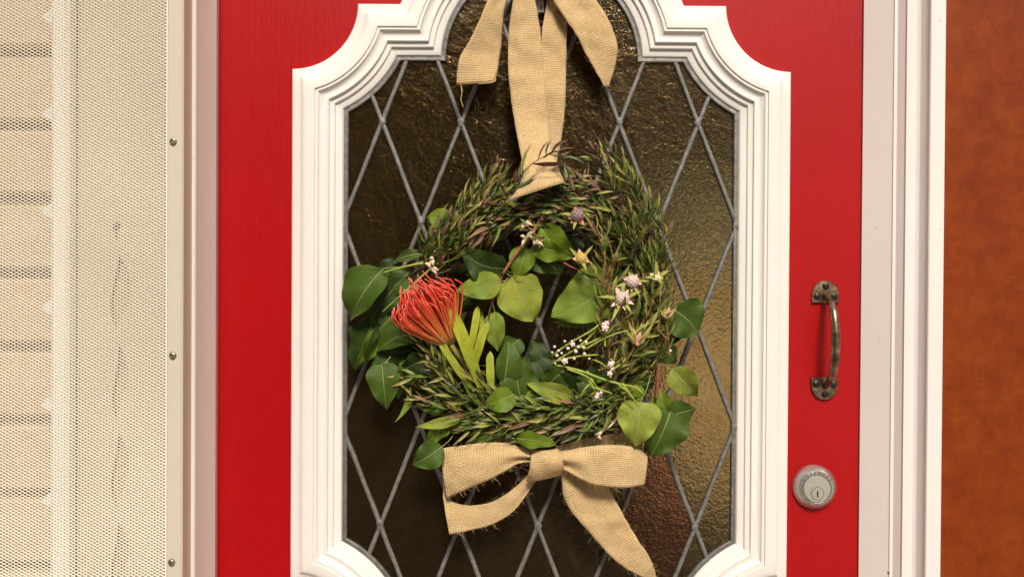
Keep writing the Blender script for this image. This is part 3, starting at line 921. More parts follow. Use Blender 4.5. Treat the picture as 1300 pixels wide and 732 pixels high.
# one long loose thread under the left tail
th = MB(); th.tube(catmull([P(585, 107, .038), P(586.5, 118, .038), P(585, 126, .037), P(588, 136, .036)], 12), 0.0005, 4); th.build('loose_thread', M['jute'], hang)
th = MB(); th.tube(catmull([P(612, 104, .036), P(622, 102, .038), P(629, 98, .037), P(626.5, 104.5, .038), P(607, 106.5, .038)], 16), 0.0006, 4); th.build('loose_thread', M['jute'], hang)

hk = MB(); q = P(684, 4, .012)
hk.box((q.x - .0065, q.y - .001, q.z - .012), (q.x + .0065, -0.0045, q.z + .03))
for sx in (-.003, .003): hk.box((q.x + sx - .001, q.y - .0015, q.z - .009), (q.x + sx + .001, q.y - .0008, q.z - .004), 1)
hook = hk.build('wreath_hook', [M['nickel'], M['black']], None, 0)
tag(hook, 'small grey metal hook plate glimpsed between the ribbon strands at the top', 'hook')

bow = empty('burlap_bow'); tag(bow, 'wide burlap bow tied across the bottom of the wreath', 'bow')
ribbon('back_loop', [(705, 566, .040), (735, 558, .034), (765, 552, .028), (800, 551, .026), (815, 560, .03)], [(712, 590, .036), (740, 584, .028), (770, 580, .024), (800, 580, .024), (818, 588, .028)], bow, seed=12, frays=10, n=24)
ribbon('left_loop', [(558.5, 569, .052), (585, 565, .060), (612, 562, .064), (640, 561.5, .064), (655, 566, .060), (679, 572.5, .054)],
       [(567, 632, .054), (590, 622, .062), (615, 611, .066), (640, 598, .066), (658, 588, .062), (679, 584, .056)], bow, seed=8, pleat=(.0045, 1.6, 1), frays=120, bow=0.004)
ribbon('left_tail', [(562, 629, .046), (580, 638, .044), (600, 641, .042), (622, 637, .042), (640, 628, .044), (658, 615, .046), (678, 597, .048)],
       [(570, 678, .052), (588, 675, .050), (608, 671, .048), (630, 663, .048), (652, 648, .048), (668, 628, .048), (685, 604, .050)], bow, seed=9, pleat=(.003, 1.2, 1), frays=110)
ribbon('loop_fold', [(559, 572, .051), (561, 590, .044), (563, 610, .042), (563, 630, .046)], [(562, 572, .048), (568, 592, .036), (570, 612, .034), (569, 634, .040)], bow, seed=15, frays=8, n=16, nw=4)
ribbon('right_loop', [(702, 574, .056), (722, 571.5, .062), (745, 567, .066), (770, 564.5, .068), (795, 565.5, .064), (811, 570, .058), (822.5, 579.5, .050)],
       [(706, 590, .056), (722, 598, .064), (740, 609, .068), (757, 616, .070), (780, 618.5, .068), (800, 618, .062), (818, 615, .054)], bow, seed=10, pleat=(.006, 1.25, 0), frays=110, bow=0.004)
ribbon('right_tail', [(708, 592, .052), (713, 608, .050), (715, 628, .048), (725, 648, .046), (745, 672, .044), (768, 698, .042), (790, 718, .042), (812, 729, .042), (826, 737, .042)],
       [(722, 590, .050), (745, 601, .046), (768, 612, .044), (780, 632, .044), (795, 660, .046), (811, 686, .046), (823, 704, .044), (830, 720, .043), (834, 737, .042)], bow, seed=11, pleat=(.004, 1.2, 0), frays=130, n=60)
ribbon('knot', [(676, 571, .060), (674, 580, .068), (673, 590, .070), (671, 600, .066), (668, 610, .056)],
       [(708, 569, .060), (712, 578, .070), (714, 586, .072), (716, 594, .068), (712, 603, .058)], bow, seed=14, pleat=(.0016, 1.4, 0), frays=20, n=24, bow=0.006)

# ------------------------------------------------------------------ wreath
wreath = empty('wreath'); tag(wreath, 'leafy green wreath with a red pincushion flower hanging on the glass', 'wreath')
RC = (682, 392); RX, RY = 146, 136
def ringpt(deg, r=1.0, d=0.035):
    a = R(deg)     # 0 = right, 90 = top
    return (RC[0] + RX * r * math.cos(a), RC[1] - RY * r * math.sin(a), d)
# twisted vine core
for k in range(7):
    s = MB(); pts = []
    for i in range(73):
        a = i * 5
        ph = R(a * 3 + k * 51)
        pts.append(P(*ringpt(a, 1 + 0.07 * math.cos(ph + k), 0.030 + 0.012 * math.sin(ph + 0.6 * k))))
    s.tube(pts, 0.0022 if k < 5 else 0.0012, 6, 0, False)
    s.build('vine', M['darktwig'] if k % 3 else M['twig'], wreath)
s = MB(); s.tube(catmull([P(672, 357, .02), P(690, 358, .022), P(706, 362, .024), P(722, 372, .022)], 16), 0.0008, 5); s.build('wire', M['wire'], wreath)

def frame_of(T):
    T = T.normalized()
    a = T.cross(Vector((0, 1, 0)))
    if a.length < 1e-3: a = T.cross(Vector((1, 0, 0)))
    a.normalize()
    return T, a, a.cross(T)

def narrow_leaf(mb, p, dv, nrm, L, W, mat, droop, rr):
    side = dv.cross(nrm)
    if side.length < 1e-4: side = Vector((1, 0, 0))
    side.normalize(); nn = side.cross(dv).normalized()
    base = len(mb.v)
    rowsv = []
    for t, wf in ((0.0, 0.22), (0.3, 0.85), (0.62, 0.85), (1.0, 0.0)):
        c = p + dv * (L * t) + Vector((0, 0, -1)) * droop * L * t * t + nn * (0.10 * L * math.sin(math.pi * t))
        if wf == 0:
            mb.v.append(tuple(c)); continue
        mb.v.append(tuple(c - side * W * wf / 2 + nn * W * 0.16)); mb.v.append(tuple(c)); mb.v.append(tuple(c + side * W * wf / 2 + nn * W * 0.16))
    b = base; ts = (0, .3, .62)
    for r in range(2):
        for q in range(2):
            i0 = b + r * 3 + q
            mb.face((i0, i0 + 1, i0 + 4, i0 + 3), mat, [(0, ts[r]), (0, ts[r]), (0, ts[r+1]), (0, ts[r+1])])
    for q in range(2):
        mb.face((b + 6 + q, b + 7 + q, b + 9), mat, [(0, .62), (0, .62), (0, 1)])

SPR = 0
def sprig(pts, n, L, pal, seed, spread=46, W=0.165, r0=0.0011, name='sprig', stem=5, bare=0.06, flat=0.75):
    rr = random.Random(seed)
    path = catmull([P(*p) for p in pts], 24)
    mb = MB()
    mb.tube(path, [r0 * (1 - 0.7 * i / 23) for i in range(24)], 5, stem, False)
    for i in range(n):
        t = bare + (1 - bare) * (i + rr.uniform(0, .8)) / n
        t = min(t, 0.999)
        x = t * 23; j = min(22, int(x)); p = path[j].lerp(path[j + 1], x - j)
        T, a, b = frame_of(path[min(23, j + 2)] - path[max(0, j - 1)])
        az = i * 2.399 + rr.uniform(-.4, .4)
        alpha = R(spread + rr.uniform(-12, 14)) * (1 - 0.45 * t)
        rad = a * math.cos(az) + b * math.sin(az) * flat
        dv = (T * math.cos(alpha) + rad * math.sin(alpha)).normalized()
        nrm = (T * math.sin(alpha) - rad * math.cos(alpha)) * -1
        nrm = (nrm + Vector((0, -0.7, 0.1)) + Vector((rr.uniform(-.4, .4), rr.uniform(-.4, .4), rr.uniform(-.4, .4)))).normalized()
        ll = L * rr.uniform(0.7, 1.15) * (0.75 + 0.5 * math.sin(math.pi * min(1, t * 0.9 + 0.05)))
        c = rr.choices(range(5), pal)[0]
        if t > 0.85 and rr.random() < 0.45: c = 3 if pal[3] > pal[2] * .4 else 2
        narrow_leaf(mb, p, dv, nrm, ll, ll * W * rr.uniform(.85, 1.2), c, rr.uniform(-.05, .15), rr)
    return mb.build(name, NM, wreath, 0, recalc=False)

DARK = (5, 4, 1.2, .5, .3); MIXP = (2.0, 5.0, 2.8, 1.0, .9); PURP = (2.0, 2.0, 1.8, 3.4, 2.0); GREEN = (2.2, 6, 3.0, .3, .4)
wr = random.Random(21)
def auto(a0, a1, count, sgn, pal, dlo, dhi, rlo, rhi, L=0.019, span=(30, 46), nl=(24, 34), out=0.16):
    for i in range(count):
        a = a0 + (a1 - a0) * (i + wr.uniform(-.3, .3)) / max(1, count - 1)
        r = wr.uniform(rlo, rhi); sp = wr.uniform(*span) * sgn; d = wr.uniform(dlo, dhi)
        dr = wr.uniform(-out, out * 1.5)
        pts = [ringpt(a - sp * 0.5, r, d - .012), ringpt(a - sp * .15, r + dr * .2, d), ringpt(a + sp * .2, r + dr * .6, d + .004), ringpt(a + sp * .5, r + dr, d + .004)]
        sprig(pts, wr.randint(*nl), L * wr.uniform(.85, 1.15), pal, wr.randint(0, 99999))
# deep dark filler, then the front layers; +1 angle runs anticlockwise (up on the right side)
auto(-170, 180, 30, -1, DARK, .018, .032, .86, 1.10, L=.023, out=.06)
auto(150, 78, 30, -1, MIXP, .038, .064, .82, 1.16, L=.024, out=.12)
auto(58, 116, 22, 1, PURP, .036, .062, .84, 1.06, L=.024, out=.05)
auto(-14, 50, 24, 1, MIXP, .034, .056, .94, 1.12, L=.023, out=.06)
auto(-60, 10, 15, 1, GREEN, .032, .052, .92, 1.10, L=.024, out=.08)
auto(-130, -55, 32, -1, GREEN, .036, .062, .88, 1.14, L=.025, out=.10)
auto(-160, -80, 13, -1, GREEN, .052, .066, .92, 1.08, L=.024, out=.08)
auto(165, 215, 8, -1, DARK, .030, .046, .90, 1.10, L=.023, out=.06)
# individual sprigs that make the outline
EX = [
    ([(556, 335, .04), (580, 290, .05), (603, 255, .052), (628, 214, .052)], 26, .023, MIXP),
    ([(548, 330, .04), (560, 300, .05), (580, 268, .052), (601, 240, .054)], 26, .021, GREEN),
    ([(590, 290, .05), (615, 262, .056), (632, 235, .058), (634, 208, .056)], 16, .022, PURP),
    ([(600, 300, .05), (630, 275, .058), (655, 250, .062), (668, 225, .066)], 24, .021, MIXP),
    ([(640, 256, .08), (662, 222, .100), (680, 205, .100), (702, 194, .096)], 7, .028, PURP),
    ([(690, 200, .096), (705, 192, .098), (716, 204, .096), (721, 226, .092)], 12, .022, PURP),
    ([(846, 360, .04), (828, 290, .050), (803, 232, .052), (767, 180, .050)], 44, .020, MIXP),
    ([(842, 330, .04), (826, 270, .046), (805, 225, .048), (790, 197, .046)], 34, .019, MIXP),
    ([(838, 390, .04), (838, 340, .050), (828, 295, .052), (818, 262, .050)], 34, .019, GREEN),
    ([(780, 250, .04), (764, 215, .044), (752, 200, .044), (742, 216, .044)], 16, .018, PURP),
    ([(800, 250, .05), (760, 244, .056), (720, 240, .058), (690, 246, .056)], 26, .021, PURP),
    ([(810, 272, .05), (770, 268, .058), (735, 270, .060), (705, 282, .058)], 26, .021, PURP),
    ([(720, 300, .05), (690, 278, .058), (650, 276, .060), (610, 296, .056)], 28, .020, MIXP),
    ([(700, 276, .05), (660, 262, .060), (630, 262, .062), (600, 280, .058)], 26, .020, MIXP),
    ([(640, 470, .05), (590, 472, .060), (548, 478, .062), (505, 480, .056)], 22, .022, MIXP),
    ([(650, 540, .05), (610, 530, .062), (570, 520, .062), (520, 502, .054)], 26, .022, (2, 4, 4, 1, 1)),
    ([(680, 545, .05), (650, 540, .064), (620, 540, .066), (588, 548, .060)], 26, .022, (1.5, 4, 5, .5, .6)),
    ([(760, 540, .05), (720, 530, .062), (690, 530, .064), (650, 548, .060)], 28, .023, (2, 5, 3.5, .5, .6)),
    ([(800, 500, .05), (770, 520, .062), (730, 540, .064), (680, 545, .060)], 28, .023, GREEN),
    ([(800, 540, .04), (760, 545, .056), (725, 552, .058), (660, 556, .054)], 24, .021, MIXP),
    ([(610, 480, .04), (580, 460, .05), (558, 452, .052), (540, 455, .050)], 18, .020, MIXP),
    ([(850, 440, .04), (845, 420, .046), (838, 400, .046), (845, 372, .044)], 22, .018, GREEN),
    ([(800, 480, .05), (815, 455, .058), (828, 430, .058), (832, 400, .054)], 24, .020, GREEN),
    ([(775, 500, .05), (790, 470, .060), (806, 440, .062), (815, 410, .060)], 24, .021, GREEN),
    ([(585, 310, .04), (568, 300, .048), (560, 320, .050), (545, 345, .048)], 18, .018, GREEN),
]
EX += [
    ([(838, 372, .045), (846, 330, .054), (840, 290, .054), (826, 250, .050)], 30, .025, GREEN),
    ([(815, 330, .05), (820, 285, .060), (808, 245, .058), (788, 214, .052)], 32, .025, MIXP),
    ([(790, 262, .05), (778, 236, .058), (772, 212, .056), (755, 190, .050)], 24, .024, PURP),
    ([(770, 262, .05), (740, 236, .058), (718, 226, .058), (700, 232, .060)], 20, .025, PURP),
    ([(612, 300, .05), (600, 268, .060), (610, 240, .062), (625, 222, .058)], 22, .026, MIXP),
    ([(575, 330, .05), (572, 300, .058), (588, 272, .060), (612, 252, .058)], 24, .026, GREEN),
    ([(812, 300, .06), (800, 330, .066), (808, 290, .068), (798, 262, .066)], 16, .026, GREEN),
    ([(830, 480, .05), (838, 450, .056), (842, 420, .056), (848, 392, .050)], 24, .024, GREEN),
    ([(760, 520, .06), (730, 512, .068), (700, 516, .070), (668, 528, .066)], 24, .027, GREEN),
    ([(640, 520, .06), (610, 512, .066), (580, 504, .066), (548, 500, .060)], 22, .026, GREEN),
]
for k, (pts, n, L, pal) in enumerate(EX): sprig(pts, n, L * (1.12 if k < 25 else 1), pal, 500 + k)

# ---- broad leaves
def broad(base, tip, width, mat, d=.05, dt=None, fold=0.28, curl=0.12, tilt=0.0, shape='ovate', pet=None, seed=None, kink=0.0):
    """base/tip in photo px; width px; d, dt depth at base and tip; tilt turns the blade about its midrib"""
    seed = seed if seed is not None else int(base[0] * 7 + base[1])
    rr = random.Random(seed)
    dt = d if dt is None else dt
    A, B = P(*base, d), P(*tip, dt)
    ax = B - A; L = ax.length; ax.normalize()
    nv = 14; nu = 8
    view = Vector((0, -1, 0)); side = ax.cross(view).normalized(); nrm = side.cross(ax).normalized()
    rot = Matrix.Rotation(tilt, 3, ax); side = rot @ side; nrm = rot @ nrm
    W = width / 1000 / 2 * (1.1 - d) / 1.1 / max(0.35, math.cos(tilt) * (1 - fold * fold * .4))
    rows, uvs = [], []
    wav = rr.uniform(0, 6); wa = rr.uniform(.08, .24); lop = rr.uniform(-.10, .10); nick = rr.uniform(0, 40); tw = rr.uniform(-.35, .35)
    bendy = (rr.uniform(-.11, .11) if shape != 'strap' else rr.uniform(-.04, .04)) + kink
    for i in range(nv + 1):
        t = i / nv
        if shape == 'round': wf = math.sin(math.pi * t ** 0.72) ** 0.62
        elif shape == 'heart': wf = (math.sin(math.pi * min(1, (t + .06) / 1.06) ** 0.60)) ** 0.75
        elif shape == 'strap': wf = min(1, 0.45 + t * 1.6) * (1 - max(0, (t - .82) / .18) ** 2.2)
        elif shape == 'lance': wf = math.sin(math.pi * t ** 0.8) ** 1.05
        else: wf = math.sin(math.pi * t ** 0.68) ** 0.85
        wf = max(wf, 0.015)
        c = A + ax * (L * t) + nrm * (curl * L * math.sin(math.pi * t) - 0.10 * L * t * t * (1 if curl > 0 else -1)) + side * bendy * L * math.sin(math.pi * t)
        row, ur = [], []
        for j in range(nu + 1):
            u = j / nu * 2 - 1
            edge = wa * W * math.sin(t * 13 + wav + (1.7 if u > 0 else 0)) * abs(u) ** 3
            ww = W * wf * (1 + (lop if u > 0 else -lop)) * (1 + 0.09 * mnoise.noise(Vector((t * 5, nick + (3 if u > 0 else 0), 0))))
            row.append(c + side * ww * u + nrm * (fold * W * wf * abs(u) ** 1.25 + edge - 0.12 * W * u * u * wf + tw * (t - .5) * u * W))
            ur.append((u, t))
        rows.append(row); uvs.append(ur)
    mb = MB(); mb.grid(rows, 0, uvs)
    # pale midrib ridge running into the stalk
    rib = [r[nu // 2] + nrm * 0.0002 for r in rows]
    stalk = []
    if pet:
        q = P(*pet); stalk = catmull([q, (q + A) / 2 + Vector((0, -.004, -.002)), A], 7)[:-1]
    pl = stalk + rib
    wr_ = (0.7 if shape == 'strap' else 0.62) * 0.0008
    mb.tube(pl, [wr_ * (1 if i <= len(stalk) else 1 - .8 * (i - len(stalk)) / len(rib)) for i in range(len(pl))], 4, 1, False)
    return mb.build('leaf', [mat, M['rib'] if mat is not LM['dark'] else M['ribdark']], wreath, 170, recalc=False)
M['rib'] = simple('pale_midrib', (0.34, 0.36, 0.12), 0.5, 0, 200, 0.2, 0)
M['ribdark'] = simple('green_midrib', (0.15, 0.20, 0.06), 0.5, 0, 200, 0.2, 0)
dk, md, lt, pa, olv = LM['dark'], LM['mid'], LM['light'], LM['pale'], LM['olive']
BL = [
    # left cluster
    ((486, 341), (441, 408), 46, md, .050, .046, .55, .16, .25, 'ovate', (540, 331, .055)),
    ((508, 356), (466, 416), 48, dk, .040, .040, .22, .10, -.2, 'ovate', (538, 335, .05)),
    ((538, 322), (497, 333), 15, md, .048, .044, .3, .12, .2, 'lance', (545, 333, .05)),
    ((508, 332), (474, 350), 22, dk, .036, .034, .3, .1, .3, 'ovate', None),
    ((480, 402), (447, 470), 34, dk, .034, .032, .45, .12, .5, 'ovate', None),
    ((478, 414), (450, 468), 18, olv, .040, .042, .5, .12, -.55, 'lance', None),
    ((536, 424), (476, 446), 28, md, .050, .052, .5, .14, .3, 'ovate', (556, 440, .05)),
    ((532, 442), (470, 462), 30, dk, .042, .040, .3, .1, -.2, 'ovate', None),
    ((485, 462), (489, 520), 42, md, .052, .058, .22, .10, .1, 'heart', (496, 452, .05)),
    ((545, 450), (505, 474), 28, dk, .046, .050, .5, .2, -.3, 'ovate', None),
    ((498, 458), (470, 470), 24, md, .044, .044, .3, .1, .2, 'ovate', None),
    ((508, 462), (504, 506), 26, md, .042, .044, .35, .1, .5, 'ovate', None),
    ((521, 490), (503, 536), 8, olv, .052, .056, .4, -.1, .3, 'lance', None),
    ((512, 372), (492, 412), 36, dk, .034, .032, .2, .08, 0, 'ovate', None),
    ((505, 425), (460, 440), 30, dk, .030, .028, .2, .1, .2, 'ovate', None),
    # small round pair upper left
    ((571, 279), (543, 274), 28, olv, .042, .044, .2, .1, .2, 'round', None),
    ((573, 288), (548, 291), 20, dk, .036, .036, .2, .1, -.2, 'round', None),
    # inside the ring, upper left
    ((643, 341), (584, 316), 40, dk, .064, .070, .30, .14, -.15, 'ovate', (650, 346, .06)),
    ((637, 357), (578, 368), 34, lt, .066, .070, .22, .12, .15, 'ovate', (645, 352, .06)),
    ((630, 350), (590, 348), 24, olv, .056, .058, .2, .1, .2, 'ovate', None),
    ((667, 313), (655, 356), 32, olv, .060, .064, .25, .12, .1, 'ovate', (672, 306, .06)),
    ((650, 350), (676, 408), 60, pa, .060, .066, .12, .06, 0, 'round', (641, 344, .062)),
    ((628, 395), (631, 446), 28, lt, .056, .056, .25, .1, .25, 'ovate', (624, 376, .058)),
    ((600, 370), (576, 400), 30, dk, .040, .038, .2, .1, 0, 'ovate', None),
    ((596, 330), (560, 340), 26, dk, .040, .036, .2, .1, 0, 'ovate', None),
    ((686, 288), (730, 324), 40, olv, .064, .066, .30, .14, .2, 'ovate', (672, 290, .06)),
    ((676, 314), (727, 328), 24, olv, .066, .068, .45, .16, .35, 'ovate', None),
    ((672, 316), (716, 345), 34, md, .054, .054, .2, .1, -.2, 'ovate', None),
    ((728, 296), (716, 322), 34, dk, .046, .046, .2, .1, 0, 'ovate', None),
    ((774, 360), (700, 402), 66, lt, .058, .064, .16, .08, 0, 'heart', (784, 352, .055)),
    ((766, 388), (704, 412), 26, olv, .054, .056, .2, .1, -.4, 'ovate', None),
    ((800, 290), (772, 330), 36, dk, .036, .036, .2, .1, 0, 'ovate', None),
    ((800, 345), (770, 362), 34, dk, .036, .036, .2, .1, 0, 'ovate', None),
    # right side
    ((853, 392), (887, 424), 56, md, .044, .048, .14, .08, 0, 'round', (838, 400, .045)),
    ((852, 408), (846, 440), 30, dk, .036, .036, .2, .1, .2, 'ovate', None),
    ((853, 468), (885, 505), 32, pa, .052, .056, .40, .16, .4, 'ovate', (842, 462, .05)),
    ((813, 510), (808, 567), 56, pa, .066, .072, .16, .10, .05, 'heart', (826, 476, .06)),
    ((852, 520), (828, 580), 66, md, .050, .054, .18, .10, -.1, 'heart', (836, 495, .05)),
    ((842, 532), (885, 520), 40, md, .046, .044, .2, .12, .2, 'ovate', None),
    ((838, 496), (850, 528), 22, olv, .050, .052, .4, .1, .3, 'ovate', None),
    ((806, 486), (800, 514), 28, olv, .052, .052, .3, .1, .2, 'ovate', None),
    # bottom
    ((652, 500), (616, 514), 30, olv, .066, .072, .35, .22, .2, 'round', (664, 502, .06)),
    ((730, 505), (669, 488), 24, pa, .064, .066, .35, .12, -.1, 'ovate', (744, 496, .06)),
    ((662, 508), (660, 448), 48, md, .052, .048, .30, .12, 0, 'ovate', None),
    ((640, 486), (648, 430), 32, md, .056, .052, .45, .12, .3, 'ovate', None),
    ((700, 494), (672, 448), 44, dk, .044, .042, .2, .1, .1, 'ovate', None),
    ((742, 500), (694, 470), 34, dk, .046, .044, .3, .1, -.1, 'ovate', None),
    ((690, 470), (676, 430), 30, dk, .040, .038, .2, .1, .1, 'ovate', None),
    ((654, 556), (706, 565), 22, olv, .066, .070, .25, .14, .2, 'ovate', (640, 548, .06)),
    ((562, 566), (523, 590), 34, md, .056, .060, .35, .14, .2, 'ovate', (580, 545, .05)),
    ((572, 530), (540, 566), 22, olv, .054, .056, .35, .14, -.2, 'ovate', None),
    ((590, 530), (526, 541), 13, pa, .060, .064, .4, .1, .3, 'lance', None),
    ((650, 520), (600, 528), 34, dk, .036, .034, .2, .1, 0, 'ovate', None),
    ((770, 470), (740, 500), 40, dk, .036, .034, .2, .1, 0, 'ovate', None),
    ((590, 500), (560, 520), 30, dk, .034, .034, .2, .1, 0, 'ovate', None),
    ((820, 470), (800, 500), 36, dk, .034, .034, .2, .1, 0, 'ovate', None),
]
BL += [
    ((520, 345), (488, 372), 34, md, .042, .040, .3, .1, .2, 'ovate', None),
    ((500, 400), (470, 432), 36, md, .040, .038, .3, .1, .3, 'ovate', None),
    ((530, 456), (508, 492), 30, md, .048, .050, .35, .14, -.2, 'ovate', (545, 448, .05)),
    ((515, 436), (482, 424), 26, md, .046, .046, .4, .1, -.3, 'ovate', None),
    ((640, 390), (612, 402), 28, dk, .046, .044, .3, .1, .2, 'ovate', None),
    ((660, 430), (640, 462), 34, md, .048, .046, .3, .1, .2, 'ovate', None),
    ((716, 470), (690, 500), 36, md, .048, .046, .3, .1, -.2, 'ovate', None),
    ((620, 470), (650, 486), 30, dk, .042, .042, .3, .1, 0, 'ovate', None),
    ((735, 506), (708, 520), 24, olv, .056, .056, .3, .1, .2, 'ovate', None),
    ((566, 510), (530, 516), 20, md, .050, .050, .3, .1, .2, 'ovate', None),
    ((800, 470), (822, 500), 30, md, .046, .046, .3, .1, .2, 'ovate', None),
    ((690, 500), (664, 520), 26, olv, .058, .058, .3, .1, .2, 'ovate', None),
    ((756, 492), (730, 478), 28, md, .052, .050, .3, .1, .2, 'ovate', None),
    ((612, 476), (584, 492), 26, md, .050, .050, .3, .1, .2, 'ovate', None),
    ((600, 530), (566, 548), 24, olv, .054, .056, .35, .12, .2, 'ovate', None),
    ((628, 548), (596, 560), 22, md, .056, .058, .3, .1, -.2, 'ovate', None),
    ((770, 530), (742, 552), 24, md, .050, .052, .3, .1, .2, 'ovate', None),
    ((836, 440), (858, 462), 28, md, .048, .048, .3, .1, .2, 'ovate', None),
    ((826, 318), (848, 340), 18, md, .046, .046, .35, .1, .2, 'ovate', None),
    ((560, 400), (540, 440), 30, dk, .044, .044, .3, .1, .2, 'ovate', None),
    ((790, 310), (808, 338), 26, md, .046, .046, .3, .1, .2, 'ovate', None),
]
for b_ in BL: broad(*b_)

# ---- pincushion flower
pin = empty('pincushion_flower', wreath); tag(pin, 'red-orange pincushion flower with yellow-green strap leaves')
bc = P(568, 431, .070); tipc = P(531, 372, .088)
ax = (tipc - bc).normalized(); a_ = ax.cross(Vector((0, -1, 0))).normalized(); b_ = a_.cross(ax).normalized()
sm = MB(); fr_ = random.Random(5)
NS = 135
for i in range(NS):
    th_ = math.sqrt((i + .5) / NS) * 1.0
    az = i * 2.39996
    ca, sa = math.cos(az), math.sin(az)
    rb = .010 * th_
    rt = .044 * th_ * fr_.uniform(.86, 1.08)
    L = (.086 - .022 * th_ ** 2) * fr_.uniform(.80, 1.06)
    dep = 0.62
    p0 = bc + (a_ * ca + b_ * sa * dep) * rb - ax * .004
    ph = L * 0.42
    p1 = bc + (a_ * ca + b_ * sa * dep) * (rb + (rt - rb) * .62) + ax * ph
    p2 = bc + (a_ * ca + b_ * sa * dep) * rt * 1.02 + ax * L * .80
    p3 = bc + (a_ * ca + b_ * sa * dep) * rt * fr_.uniform(.80, .98) + ax * L
    jit = Vector((fr_.uniform(-1, 1), fr_.uniform(-1, 1), fr_.uniform(-1, 1))) * .0056
    path = catmull([p0, p1 + jit * .7, p2 + jit, p3 + jit * 1.2 - (a_ * ca + b_ * sa * dep) * fr_.uniform(0, .006)], 9)
    sm.tube(path, [.0008, .00085, .00085, .00085, .0008, .0008, .00075, .00105, .0005], 6, 0)
tag(sm.build('styles', M['style'], pin, 170, recalc=False), kind='stuff')
M['fluff'] = simple('pale_flower_base', (0.50, 0.32, 0.13), 0.8, 0, 500, .4, .8, .001)
M['curl'] = simple('pink_curled_perianth', (0.52, 0.20, 0.14), 0.7, 0, 400, .4, .3)
cb = MB(); cb.ball(bc + ax * .003, .0085, 0, 14, 10, (1, .8, 1)); 
for i in range(60):
    az = fr_.uniform(0, 6.28); r_ = fr_.uniform(.2, 1)
    p = bc + (a_ * math.cos(az) + b_ * math.sin(az) * .6) * .013 * r_ + ax * fr_.uniform(-.004, .012)
    cb.ball(p, fr_.uniform(.0012, .0024), 0, 6, 4)
for i in range(90):
    az = fr_.uniform(0, 6.28); h = fr_.uniform(.012, .045); r_ = (.008 + h * .55) * fr_.uniform(.3, .85)
    p = bc + (a_ * math.cos(az) + b_ * math.sin(az) * .6) * r_ + ax * h
    cb.tube([p, p + ax * .003 + a_ * fr_.uniform(-.002, .002), p + ax * .004 + b_ * .002], [.0008, .0011, .0007], 4, 1, False)
cb.build('flower_base', [M['fluff'], M['curl']], pin, 170)
M['pinstem'] = simple('yellow_brown_stem', (0.34, 0.26, 0.07), 0.6, 0, 200, .35, .3)
st = MB(); st.tube(catmull([bc, P(590, 462, .064), P(612, 494, .056), P(620, 510, .05)], 14), .0032, 8); st.build('stem', M['pinstem'], pin)
def strap(base, tip, wpx, d, dt, seed, kink=0.0, curl=.05):
    o = broad(base, tip, wpx, M['strap'], d, dt, .18, curl, 0, 'strap', None, seed, kink); o.name = 'strap_leaf'; o.parent = pin
strap((611, 494), (571, 392), 15, .068, .092, 1, .02)
strap((594, 455), (607, 388), 9, .066, .072, 2)
strap((604, 462), (619, 408), 11, .062, .068, 3)
strap((624, 500), (622, 446), 10, .062, .064, 4)
strap((602, 496), (553, 424), 9, .066, .082, 5, -.05)
strap((606, 455), (612, 395), 5, .056, .060, 6)
strap((590, 448), (524, 434), 6, .058, .060, 7, .08)

M['huskpink'] = simple('dusty_pink_bract', (0.62, 0.36, 0.24), 0.6, 0, 300, 0.25, 0.3)
# ---- cone flowers with pink bracts
def cone(c, r, d, mat, bracts, name='cone_flower', bractmat=None, blen=.016, face=Vector((0, -1, .4)), outmat=None, spread=1.0, lift=0.0):
    outmat = outmat or LM['pale']
    root = empty(name, wreath); d += .018; q = P(*c, d)
    s = MB(); rr = random.Random(int(c[0]))
    s.ball(q, r, 0, 16, 12, (1, .9, 1))
    for i in range(70):
        z = 1 - 2 * (i + .5) / 70; a = i * 2.4; e = math.sqrt(1 - z * z)
        s.ball(q + Vector((e * math.cos(a), e * math.sin(a) * .9, z)) * r * .98, r * .15, 0, 5, 3)
    s.build('cone', mat, root, 170)
    fz = face.normalized()
    for k in range(bracts):
        a = 2 * math.pi * (k + .5) / bracts + rr.uniform(-.3, .3)
        u = Vector((math.cos(a), 0, math.sin(a))); u = (u - fz * u.dot(fz)).normalized()
        outer = k % 2 == 0
        dv = (u * spread + fz * rr.uniform(.1, .5) + Vector((0, 0, lift))).normalized()
        m2 = MB(); ln = blen * rr.uniform(.85, 1.3) if outer else blen * rr.uniform(.5, .7)
        narrow_leaf(m2, q - fz * r * .7 + u * r * .35, dv, fz, ln, (.0044 if outer else .0060) * rr.uniform(.8, 1.2), 0, rr.uniform(-.1, .15), rr)
        m2.build('bract', outmat if outer else bractmat, root, 170, recalc=False)
cone((790, 379), .0076, .074, M['cone'], 10, bractmat=M['pinkpetal'], blen=.024)
cone((803, 357), .0074, .066, M['cone'], 8, bractmat=M['pinkpetal'], blen=.018)
cone((738, 328), .0064, .072, M['coneyellow'], 6, bractmat=M['huskpink'], blen=.018, spread=.8, lift=.3)
cone((733, 273), .0075, .066, M['conedark'], 6, bractmat=M['redpetal'], blen=.016, lift=-.3)
cone((809, 436), .0030, .068, M['huskpink'], 12, bractmat=M['huskpink'], blen=.026, spread=.6, lift=.75)
cone((834, 352), .0030, .056, M['dry'], 8, bractmat=M['dry'], blen=.016, spread=.8, lift=.4)
cone((846, 402), .0028, .054, M['dry'], 8, bractmat=M['huskpink'], blen=.018, spread=.6, lift=.7)
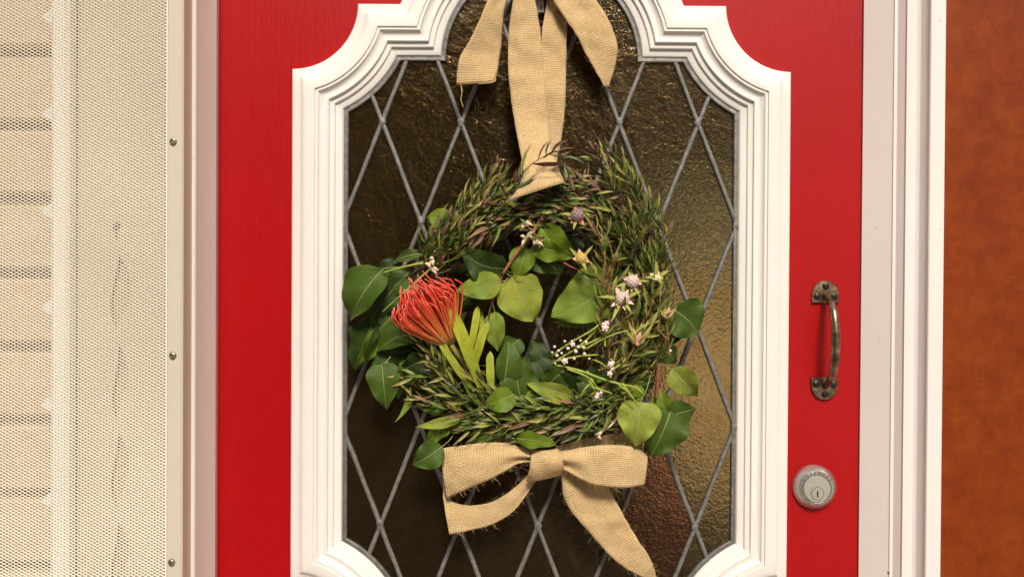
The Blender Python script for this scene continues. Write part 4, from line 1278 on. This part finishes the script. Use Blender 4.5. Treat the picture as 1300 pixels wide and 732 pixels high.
# leafy stems of the cone flowers
YEL = (0.4, 2.2, 5.5, .4, 1.2)
for k, (pts, n, L) in enumerate([
    ([(772, 372, .06), (770, 340, .066), (764, 310, .068), (752, 280, .066)], 12, .026),
    ([(776, 378, .06), (758, 350, .068), (745, 334, .070)], 8, .020),
    ([(790, 420, .055), (790, 400, .066), (790, 384, .070)], 8, .022),
    ([(780, 480, .055), (795, 458, .064), (808, 436, .066)], 8, .026),
    ([(800, 400, .05), (803, 380, .060), (803, 362, .062)], 7, .022),
    ([(775, 470, .05), (772, 430, .060), (775, 390, .064), (782, 360, .062)], 10, .026),
    ([(835, 420, .05), (838, 385, .054), (835, 356, .054)], 8, .020),
    ([(850, 450, .05), (848, 425, .052), (845, 405, .052)], 7, .018),
    ([(690, 300, .05), (682, 300, .064), (668, 285, .066)], 5, .016),
    ([(800, 470, .055), (806, 430, .062), (800, 390, .062), (806, 350, .058)], 12, .027),
    ([(760, 400, .05), (772, 372, .060), (778, 330, .062), (770, 296, .060)], 11, .027),
    ([(812, 420, .05), (826, 390, .056), (830, 360, .056)], 9, .023),
    ([(770, 440, .05), (790, 432, .062), (815, 424, .062), (832, 408, .058)], 10, .024),
    ([(760, 470, .05), (780, 462, .060), (800, 448, .060), (822, 446, .058)], 10, .024)]):
    pts = [(x, y, d + .018) for x, y, d in pts]
    sprig(pts, n + 2, L, YEL, 900 + k, spread=46, W=.21, r0=.0016, name='flower_stem', stem=6)

# ---- waxflower sprigs
def wax(stem, twigs, buds, d, seed):
    root = empty('waxflower_sprig', wreath); d += .014; rr = random.Random(seed)
    s = MB(); s.tube(catmull([P(x, y, d) for x, y in stem], 14), .0015, 5)
    for tw in twigs: s.tube(catmull([P(x, y, d + rr.uniform(-.004, .008)) for x, y in tw], 8), [.0013, .0013, .0012, .0012, .0011, .0011, .001, .0005], 5)
    s.build('twigs', M['greenstem'], root, 170)
    for x, y, r in buds:
        b = MB(); q = P(x, y, d + rr.uniform(.004, .012)); b.ball(q, r, 0, 10, 7, (1, 1, .9))
        if r > .0023:
            for k in range(5):
                a = 2 * math.pi * k / 5 + x; b.ball(q + Vector((math.cos(a) * r * .9, -r * .35, math.sin(a) * r * .9)), r * .52, 0, 6, 4, (1, .5, 1))
        b.build('bud', M['bud'], root, 170)
wax([(700, 462), (735, 470), (768, 482), (790, 488)],
    [[(790, 488), (808, 492), (818, 502)], [(780, 484), (796, 496), (803, 505)], [(700, 462), (725, 446), (755, 432), (792, 414)], [(705, 458), (735, 452), (760, 450)], [(700, 452), (722, 436), (750, 420), (765, 408)], [(720, 468), (745, 478), (762, 496)], [(740, 445), (770, 428), (800, 418)], [(735, 440), (752, 424), (760, 412)], [(745, 470), (755, 490), (750, 503)], [(770, 424), (785, 410), (800, 405)], [(790, 486), (800, 500), (808, 512)]],
    [(704, 440, .0019), (709, 445, .0018), (707, 451, .0022), (701, 447, .0015), (717, 433, .0017), (721, 442, .0022), (727, 437, .0024), (731, 446, .0023), (734, 440, .0021), (717, 458, .0030), (726, 433, .0016), (741, 441, .0021), (744, 434, .0021), (742, 449, .0022), (729, 455, .0018), (705, 461, .0014), (713, 448, .0017), (748, 455, .0015), (737, 432, .0016)], .066, 1)
wax([(775, 480), (777, 465), (776, 455)], [[(777, 470), (790, 460), (796, 452)], [(776, 470), (762, 460), (752, 456)]], [(775, 462, .0028), (777, 468, .0026), (774, 474, .0026), (778, 460, .0022)], .068, 2)
wax([(745, 478), (752, 490), (760, 500)], [[(750, 486), (742, 494), (738, 502)], [(755, 492), (768, 496), (778, 500)]], [(760, 501, .0028), (763, 498, .0021), (757, 504, .0022)], .070, 3)
wax([(768, 440), (768, 425), (769, 412)], [[(768, 428), (760, 416), (755, 406)], [(768, 424), (780, 414), (790, 406)]], [(768, 416, .0034), (770, 410, .0024), (766, 411, .0022), (851, 445, .0018)], .066, 4)

# ---- bare twigs and dry husks
def twig(pts, r, mat):
    s = MB(); p = catmull([P(*q) for q in pts], 20); s.tube(p, [r * (1 - .35 * i / 19) for i in range(20)], 7); return s.build('twig', mat, wreath, 170)
twig([(692, 272, .060), (676, 295, .068), (655, 322, .070), (638, 348, .068)], .0030, M['twig'])
twig([(640, 345, .066), (628, 372, .062), (622, 392, .060), (620, 412, .055)], .0018, M['redtwig'])
twig([(836, 462, .058), (835, 480, .060), (833, 506, .058)], .0030, M['redtwig'])
twig([(846, 408, .050), (845, 424, .052), (844, 445, .050)], .0024, M['redtwig'])
twig([(560, 336, .060), (540, 334, .062), (516, 338, .060), (486, 346, .056)], .0015, M['greenstem'])
twig([(554, 334, .056), (530, 356, .060), (505, 378, .058), (485, 396, .052)], .0012, M['greenstem'])
twig([(608, 496, .05), (575, 478, .058), (545, 464, .058)], .0014, M['redtwig'])
twig([(790, 520, .054), (775, 540, .058), (755, 552, .056)], .0016, M['dry'])
twig([(700, 322, .060), (720, 336, .066), (742, 346, .066)], .0014, M['redtwig'])
def husk(c, d, n, seed):
    rr = random.Random(seed); s = MB(); q = P(*c, d)
    for k in range(n):
        e = q + Vector((rr.uniform(-.010, .010), rr.uniform(-.006, .002), rr.uniform(-.010, .010)))
        s.tube([q, (q + e) / 2 + Vector((0, -.003, .002)), e], [.0018, .0022, .0008], 5)
    s.build('dry_husk', M['dry'], wreath, 170)
for k, (c, d, n) in enumerate([((668, 286), .074, 3), ((667, 304), .076, 4), ((680, 309), .076, 4), ((550, 330), .070, 5), ((548, 342), .072, 4), ((543, 456), .062, 3), ((612, 258), .066, 2), ((832, 352), .06, 3), ((758, 555), .062, 2)]): husk(c, d, n, 70 + k)
